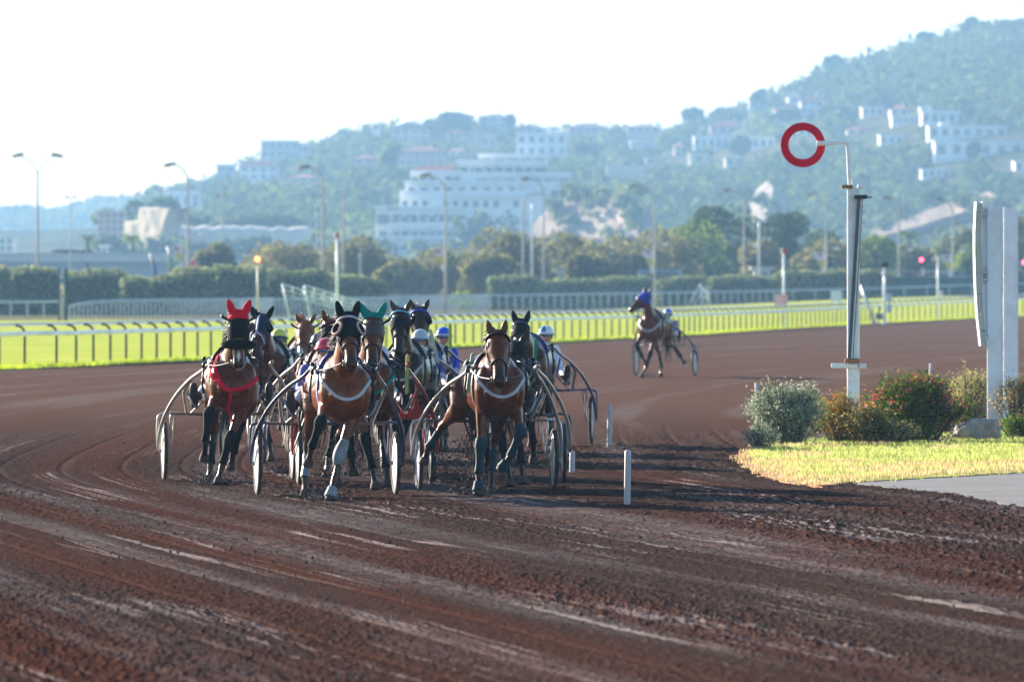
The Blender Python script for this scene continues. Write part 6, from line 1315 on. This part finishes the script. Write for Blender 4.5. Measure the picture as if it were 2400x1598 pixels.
# stepped apartment complex: tiers with terraces
D3 = 2240.0; cx = 1110; k3 = D3 / F_PX; t = thing('apartment_complex', 'large white stepped apartment building with terraces and a red roof', 'building', (X(cx, D3), D3, 0))
ti = ((882, 1068, 560, 596, 0, 6, WIN), (884, 1075, 532, 560, 2.5, 7, WIN), (880, 1078, 488, 532, 4, 6, WIN), (936, 1222, 460, 490, 8, 12, WIN), (938, 1290, 452, 462, 10, 0, WIN), (948, 1215, 428, 458, 12, 9, WIN), (962, 1080, 404, 430, 16, 6, WIN), (1078, 1340, 408, 436, 18, 8, WIN), (1072, 1285, 378, 410, 24, 8, WIN), (1122, 1282, 362, 380, 30, 5, WIN), (1205, 1345, 430, 470, 16, 5, WIN), (1225, 1300, 470, 500, 12, 3, WIN))
for i, (x0, x1, t0, b0, yo, nw, wm) in enumerate(ti):
    xa, xb = (x0 - cx) * k3, (x1 - cx) * k3; zt_, zb = CAM_H + (HOR - t0) * k3, CAM_H + (HOR - b0) * k3; wl = MB(); wl.box(((xa + xb) / 2, yo + 9, (zt_ + zb) / 2 - 3), (xb - xa, 18 - .02 * i, zt_ - zb + 6)); wl.build('tier', BWH, t); pr = MB(); pr.box(((xa + xb) / 2, yo - .55, zt_ + .25), (xb - xa + .6, 1.1, .8)); pr.build('parapet', BWH, t)
    for j in range(nw):
        if mnoise.noise(Vector((i * 3.1, j * 1.7, 0))) > .35: continue
        x_ = xa + (j + .5) / nw * (xb - xa); hh = zt_ - zb; ww = (xb - xa) / nw * (.5 if i in (3, 5) else .78); b = MB(); b.box((x_, yo + .0, zb + hh * .42), (ww, .12, hh * .5)); f_ = b.build('window', WIN, t); b = MB(); b.box((x_, yo - .09, zb + hh * .42), (.08, .06, hh * .5)); b.box((x_, yo - .1, zb + hh * .16), (ww + .2, .14, .12)); b.build('frame', SHUT, f_)
    if i in (0, 1, 2, 7, 8):
        hh = zt_ - zb; b = MB(); b.box(((xa + xb) / 2 + (xb - xa) * .04, yo - .03, zb + hh * .40), ((xb - xa) * .78, .1, hh * .34)); rc = b.build('balcony_shade_band', WIN, t)  # flat dark band on the wall, painted shade for the balcony depth
        for j in range(7): MB().box((xa + (xb - xa) * (.18 + .11 * j), yo - .12, zb + hh * .40), (.35, .12, hh * .34)).build('balcony_post', BWH, rc)
        pr = MB(); pr.box(((xa + xb) / 2 + (xb - xa) * .04, yo - .5, zb + hh * .16), ((xb - xa) * .8, .2, hh * .18)); pr.build('balustrade', BWH, t)
    rects.append((x0 - 4, x1 + 4, t0 - 4, b0, D3 + yo))
xa, xb = (966 - cx) * k3, (1072 - cx) * k3; z0 = CAM_H + (HOR - 404) * k3 + .6; b = MB(); b.add([(xa, 17, z0), (xb, 17, z0), (xb, 27, z0), (xa, 27, z0), (xa + 2.2, 22, z0 + 1.5), (xb - 2.2, 22, z0 + 1.5)], [(0, 1, 5, 4), (1, 2, 5), (2, 3, 4, 5), (3, 0, 4), (3, 2, 1, 0)], 0, False); b.build('roof', TILE, t)
# ---- rock faces and retaining walls
ROCK = CLR('pale_rock', (.28, .19, .14), .95, var=.6, scale=.07, bump=1.0, bscale=.5, dirt=(.13, .12, .075), dscale=.12); CLIFF = CLR('cream_cliff', (.40, .32, .21), .95, var=.2, scale=.1, bump=1.0, bscale=.4); RETW = CLR('retaining_wall_stone', (.58, .56, .52), .9, var=.15, scale=.2)
def rockface(name, label, poly, d, m, slope=.5, cat='cliff', amp=1.6, kind=None, yaw=0.0):
    """a rugged sloping mass: outline given in the photograph at its foot, leaning back with height"""
    xs = [p_[0] for p_ in poly]; ys = [p_[1] for p_ in poly]; x0, x1, y0, y1 = min(xs), max(xs), min(ys), max(ys); nx_, ny_ = 40, 24; b = MB(); k = d / F_PX; idx = {}
    def span(px):
        cr = []
        for i in range(len(poly)):
            a, e = poly[i], poly[(i + 1) % len(poly)]
            if (a[0] > px) != (e[0] > px): cr.append(a[1] + (px - a[0]) / (e[0] - a[0]) * (e[1] - a[1]))
        return (min(cr), max(cr)) if len(cr) >= 2 else None
    vs = []; col_ = 0
    for i in range(nx_ + 1):
        px = lerp(x0 + .5, x1 - .5, i / nx_); s_ = span(px)
        for j in range(ny_ + 1):
            row = lerp(s_[1], s_[0] + (6 * mnoise.noise(Vector((px * .045, d, 0))) if amp > .5 else 0), j / ny_); z = CAM_H + (HOR - row) * k; zrel = z - (CAM_H + (HOR - y1) * k); n_ = mnoise.noise(Vector((px * .02, z * .14, d))) * amp + mnoise.noise(Vector((px * .06, z * .35, 3))) * amp * .5; yy = zrel * slope + n_ + (6.0 if j == ny_ else 0); dd = d + yy + (x1 - px) * k * yaw
            vs.append(((px - 1200) / F_PX * dd, dd, CAM_H + (HOR - row) / F_PX * dd))
    o = Vector((X((x0 + x1) / 2, d), d, CAM_H + (HOR - y1) * k)); vs = [Vector(v_) - o for v_ in vs]; n = ny_ + 1
    b.add(vs, [(i * n + j, (i + 1) * n + j, (i + 1) * n + j + 1, i * n + j + 1) for i in range(nx_) for j in range(ny_)], 0, True)
    ob = b.build(name, m, loc=o, fix=False); sm = ob.modifiers.new('t', 'SOLIDIFY'); sm.thickness = 5; sm.offset = -1; rects.append((x0 + 10, x1 - 10, y0 + 16, y1, d + 40)); 
    return tag(ob, label, cat, kind=kind)
rockface('rock_slope', 'pinkish bare rock slope right of the stepped apartments', ((1240, 556), (1256, 520), (1290, 482), (1340, 452), (1395, 440), (1440, 452), (1480, 470), (1498, 520), (1500, 560)), 2080, ROCK, .9, amp=1.1, yaw=1.9)
rockface('rock_scar', 'narrow white rock scar above the dark pine', ((1756, 470), (1778, 440), (1800, 422), (1812, 440), (1806, 475), (1790, 520), (1766, 525)), 2170, CLR('white_rock', (.34, .29, .24), .95, var=.2, scale=.3), .9, amp=.8, yaw=1.9)
rockface('cream_cliff', 'sunlit cream cliff with a sloping top at the left', ((288, 580), (290, 522), (324, 515), (326, 486), (398, 486), (384, 520), (376, 560), (372, 582)), 2050, CLIFF, .25, amp=1.0, yaw=1.7)
rockface('retaining_wall', 'long pale retaining wall at the foot of the left hill', ((376, 606), (384, 560), (420, 528), (470, 532), (560, 530), (640, 534), (735, 532), (738, 606)), 2084, RETW, .05, 'wall', amp=.6)
rockface('rock_band', 'pale rock band slanting up on the far right slope', ((2040, 540), (2100, 520), (2180, 490), (2260, 462), (2320, 448), (2340, 462), (2250, 500), (2160, 528), (2060, 556)), 2120, ROCK, .9, amp=.8, yaw=1.7)
# coast road on an embankment at the far left
b = MB(); xa, xb = X(-260, 1200), X(430, 1200); b.box(((xa + xb) / 2, 1215, 2.6), (xb - xa, 30, 7.0)); tag(b.build('coast_road', CLR('road_grey', (.34, .36, .36), .9, var=.1)), kind='structure')
b = MB(); b.box(((xa + xb) / 2, 1199.7, 6.3), (xb - xa, .5, 1.1)); b.box(((xa + xb) / 2, 1199.6, 6.9), (xb - xa, .7, .18)); tag(b.build('parapet_wall', CLR('parapet_stone', (.60, .60, .57), .8, var=.15)), 'long pale parapet wall of the coast road', 'wall')
# ---- cars
def car(label, px, row, d, col, L=4.3, h=1.5, z=None, van=False):
    zz = (CAM_H + (HOR - row) / F_PX * d - h) if z is None else z; t = thing('parked_car', label, 'car', (X(px, d), d, zz), group='cars by the road'); m_ = CLR('car_paint_%d' % (abs(hash(col)) % 9999), col, .25, var=.02, coat=.8); b = MB(); w_ = .85
    low = [(-L / 2, .35), (-L / 2 + .05, .75), (-L * .28, .9), (L * .24, .9), (L / 2 - .15, .78), (L / 2, .4), (L / 2 - .1, .25), (-L / 2 + .1, .25)]; b.prism(low, -w_, w_); b.build('body', m_, t)
    cab = [(-L * .44, .86), (-L * .40, h - .04), (L * .30, h), (L * .42, .86)] if van else [(-L * .36, .88), (-L * .24, h - .06), (L * .10, h), (L * .30, .88)]
    MB().prism(cab, -w_ + .08, w_ - .08).build('cabin', m_, t); MB().prism([(x_ * .92, z_ - .08 if z_ > 1 else z_ + .03) for x_, z_ in cab], -w_ + .06, w_ - .06).build('window', WIN, t)
    for x_ in (-L * .31, L * .31):
        for y_ in (-w_, w_): MB().lathe(((.1, -.1), (.31, -.1), (.33, -.06), (.33, .06), (.31, .1), (.1, .1)), (x_, y_, .33), Matrix.Rotation(R(90), 3, 'X'), 14).build('wheel', TYRE, t)
WC = (.70, .70, .70)
for k, px in enumerate((141, 158, 176, 208)): car('white car on the coast road, ' + ('leftmost of four', 'second of four', 'third and brightest of four', 'rightmost of four')[k], px, 588, 1203, WC, 4.0 if k < 2 else 4.4, z=6.1)
car('long pale blue van behind the hedge by the lone trotter', 1552, 633, 900, (.22, .45, .80), 6.2, 2.4, van=True)
for px, lb, c_ in ((2118, 'silver car left of the red traffic light', (.42, .46, .50)), (2150, 'grey car under the red traffic light', (.25, .27, .30)), (2190, 'white car right of the red traffic light', WC), (2236, 'pale blue car beside the white sign', (.34, .44, .56))): car(lb, px, 634, 930, c_, 4.4)
car('white car glimpsed in the hedge gap', 1095, 686, 875, WC, 4.3, z=.0)
# ---- trees on the hill: those one can tell apart, then the woodland
HT = 'single trees on the hillside'
def H_tree(label, px, hw, top, bot, leaf, seed, kind='round', name='pine_tree', n=900, d=None, ch=.75):
    c = hit(px, bot) if d is None else W(px, bot, d); d = c.y; k = d / F_PX; z0 = c.z - 2; rects_t.append((px, hw, top, bot)); return make_tree(name, label, (c.x, d, z0), (bot - top) * k + 2, 2 * hw * k, (bot - top) * k * ch, leaf, n, 1.25, seed, HT, kind)
rects_t = []
for i, q in enumerate((('lollipop-shaped pine standing free on the skyline', 1625, 24, 249, 300, L_PINE, 'umbrella'), ('wide pine leaning out on the upper skyline', 1960, 26, 128, 182, L_PINE, 'umbrella'), ('bushy pine on the highest ridge left part', 2172, 20, 76, 112, L_PINE, 'round'), ('broad pine at the top of the right ridge', 2285, 40, 46, 92, L_PINE, 'round'), ('round pine on the ridge at the right edge', 2370, 40, 44, 90, L_PINE, 'round'), ('small pine on the ridge below the leaning pine', 1903, 13, 178, 206, L_PINE, 'round'), ('pair-topped pine on the ridge above the flat house', 1776, 12, 214, 244, L_PINE, 'round'), ('pointed cypress beside the pair-topped pine', 1786, 7, 208, 244, L_PINE, 'round'),
    ('dense round bush tree right of the lollipop pine', 1696, 24, 256, 286, L_PINE, 'round'), ('large round trees crown on the middle ridge', 1062, 48, 268, 318, L_WOOD, 'round'), ('umbrella pine right of the upper red-roofed house', 1950, 36, 246, 296, L_PINE, 'umbrella'), ('umbrella pine left of the upper red-roofed house', 1842, 30, 258, 296, L_PINE, 'umbrella'), ('big round pine above the modern villa', 2214, 36, 214, 266, L_PINE, 'round'), ('dark round pine right of the modern villa', 2290, 36, 250, 296, L_PINE, 'umbrella'), ('leaning pine at the left end of the hill', 366, 24, 430, 492, L_PINE, 'umbrella'),
    ('bright light green tree at mid slope left', 912, 24, 332, 428, L_LIME, 'round'), ('bright green round tree before the apartments', 1150, 48, 500, 566, L_LIME, 'round'), ('dark pine against the tower of the white villa', 1375, 32, 330, 395, L_WOOD, 'round'), ('round dark tree right of the low white house', 1736, 30, 316, 372, L_PINE, 'round'), ('yellow-green tree below the red ring', 1815, 26, 372, 412, L_LIME, 'round'), ('dark tree before the white lower storey', 2282, 16, 334, 372, L_PINE, 'round'), ('thin tree right of the crowning house', 1198, 9, 266, 318, L_PINE, 'round'), ('olive tree above the pinkish rock slope', 1400, 30, 412, 446, L_WOOD, 'umbrella'), ('pine behind the big beige ridge villa', 1010, 18, 282, 326, L_WOOD, 'round'))):
    H_tree(q[0], q[1], q[2], q[3], q[4], q[5], 400 + i, q[6], 'pine_tree' if q[5] is L_PINE else 'broadleaf_tree')
palm('palm beside the tiny white house on the ridge', 858, 288, hit(858, 318).y, hit(858, 318).z, n=26, fl=4.8, seed=8)
# woodland: one dense mass of small crowns over the slopes
r_ = random.Random(50); b = MB(); b2 = MB(); cnt = 0
for _ in range(12000):
    y = HD0 + 6 + (HD1 + 60 - HD0) * r_.random(); px = r_.uniform(330, 2680); x = X(px, y); z = float(hz(x, y)); row = HOR - (z - CAM_H) / y * F_PX
    cw = r_.uniform(3.8, 7.0) * (1.25 if px > 1900 and row < 260 else 1); ch_ = cw * r_.uniform(.55, .95); top = row - (ch_ * 1.7) / y * F_PX; hwp = cw / y * F_PX
    bad = False
    for (a0, a1, t0, b0, d) in rects:
        if px + hwp * .95 > a0 and px - hwp * .95 < a1 and y < d + 8 and top < b0 - (b0 - t0) * .15 and row > t0 - 2: bad = True; break
        if a0 < px < a1 and d - 1 < y < d + 14 and row > t0 and row < b0 + 8: bad = True; break
    if bad or (330 < px < 430 and row < 470): continue
    if mnoise.noise(Vector((x * .03, y * .012, 2))) < -.42 and px < 1900: continue
    leafcloud(b if r_.random() < .62 else b2, Vector((x, y, z + ch_ * .75)), (cw, cw, ch_), 46, 1.5, r_, 0, .2); cnt += 1
    if cnt > 4050: break
for poly, d, dens in ((((1240, 1500), (440, 556), 1500), 2080, 70), (((1752, 1816), (425, 525), 1812), 2170, 16), (((2040, 2340), (455, 556), 2340), 2120, 60)):
    (xa, xb), (ra, rb), x1 = poly
    for _ in range(dens):
        u_ = r_.random(); px = lerp(xa, xb, u_); row = lerp(ra, rb, r_.random()); edge_ = abs(row - interp(px, (xa, lerp(xa, xb, .4), xb), (rb, ra, lerp(ra, rb, .3))))
        if not (edge_ < 9 or u_ > .84 + .2 * r_.random() or r_.random() < .05): continue
        k = d / F_PX; zrel = (rb - row) * k; dd = d + zrel * .9 + (x1 - px) * k * 1.9 - 4; q = r_.uniform(1.6, 3.6); c = W(px, row, dd); leafcloud(b, c, (q, q, q * .7), 40, 1.1, r_, 0, .2)
for _ in range(34):          # trees round the foot of the stepped apartments
    px = r_.choice((r_.uniform(866, 905), r_.uniform(1070, 1240), r_.uniform(880, 1080))); row = r_.uniform(575, 600) if px < 1070 else r_.uniform(520, 590); q = r_.uniform(1.8, 3.8); c = W(px, row, 2215); leafcloud(b, c, (q, q, q * .8), 44, 1.2, r_, 0, .1)
for _ in range(70):          # trees along the brow and foot of the left cliff and wall
    px = r_.uniform(225, 745); row = interp(px, (225, 290, 330, 398, 420, 740), (505, 520, 488, 490, 530, 534)) + r_.uniform(-6, 4) if r_.random() < .5 else r_.uniform(572, 598)
    d = 2150 if row < 560 else 2030; q = r_.uniform(1.8, 4.2); c = W(px, row, d); leafcloud(b, c, (q, q, q * .8), 44, 1.2, r_, 0, .1)
tag(b.build('hillside_woodland', L_WOOD, fix=False), kind='stuff'); tag(b2.build('hillside_pinewood', L_PINE, fix=False), kind='stuff')
b = MB()
for _ in range(700):
    y = r_.uniform(4850, 5500); px = r_.uniform(-60, 430); x = X(px, y); rowt = np.interp(px, [0, 60, 110, 150, 190, 230, 300, 340, 420], [507, 500, 507, 508, 494, 482, 478, 476, 470]); zmx = (CAM_H + (HOR - rowt) / F_PX * 5400) * max(0, 1 - abs(y - 5400) / 980) ** .7
    leafcloud(b, Vector((x, y, zmx)), (r_.uniform(7, 13), 8, r_.uniform(5, 7)), 26, 3.0, r_, 0)
tag(b.build('distant_woodland', L_WOOD, fix=False), kind='stuff')
# low scrub between the course and the hill
b = MB()
for _ in range(700):
    y = r_.uniform(1120, 1270); px = r_.uniform(-40, 2460); leafcloud(b, Vector((X(px, y), y, r_.uniform(.8, 2.2) + zt(X(px, y), y))), (r_.uniform(1.2, 3), 2, r_.uniform(.8, 1.7)), 24, .45, r_, 0)
tag(b.build('roadside_scrub', L_TAM, fix=False), kind='stuff')
# ================================================================== haze
hm = bpy.data.materials.new('haze_air'); hm.use_nodes = True; t_ = hm.node_tree
for n_ in list(t_.nodes):
    if n_.type == 'BSDF_PRINCIPLED': t_.nodes.remove(n_)
pv = t_.nodes.new('ShaderNodeVolumePrincipled'); pv.inputs['Color'].default_value = (.38, .67, 1.0, 1); pv.inputs['Density'].default_value = HAZE_D; pv.inputs['Anisotropy'].default_value = HAZE_G
t_.links.new(pv.outputs[0], [n_ for n_ in t_.nodes if n_.type == 'OUTPUT_MATERIAL'][0].inputs['Volume'])
b = MB(); b.box((0, 2930, 85), (4200, 6100, 176)); tag(b.build('haze', hm), kind='stuff')
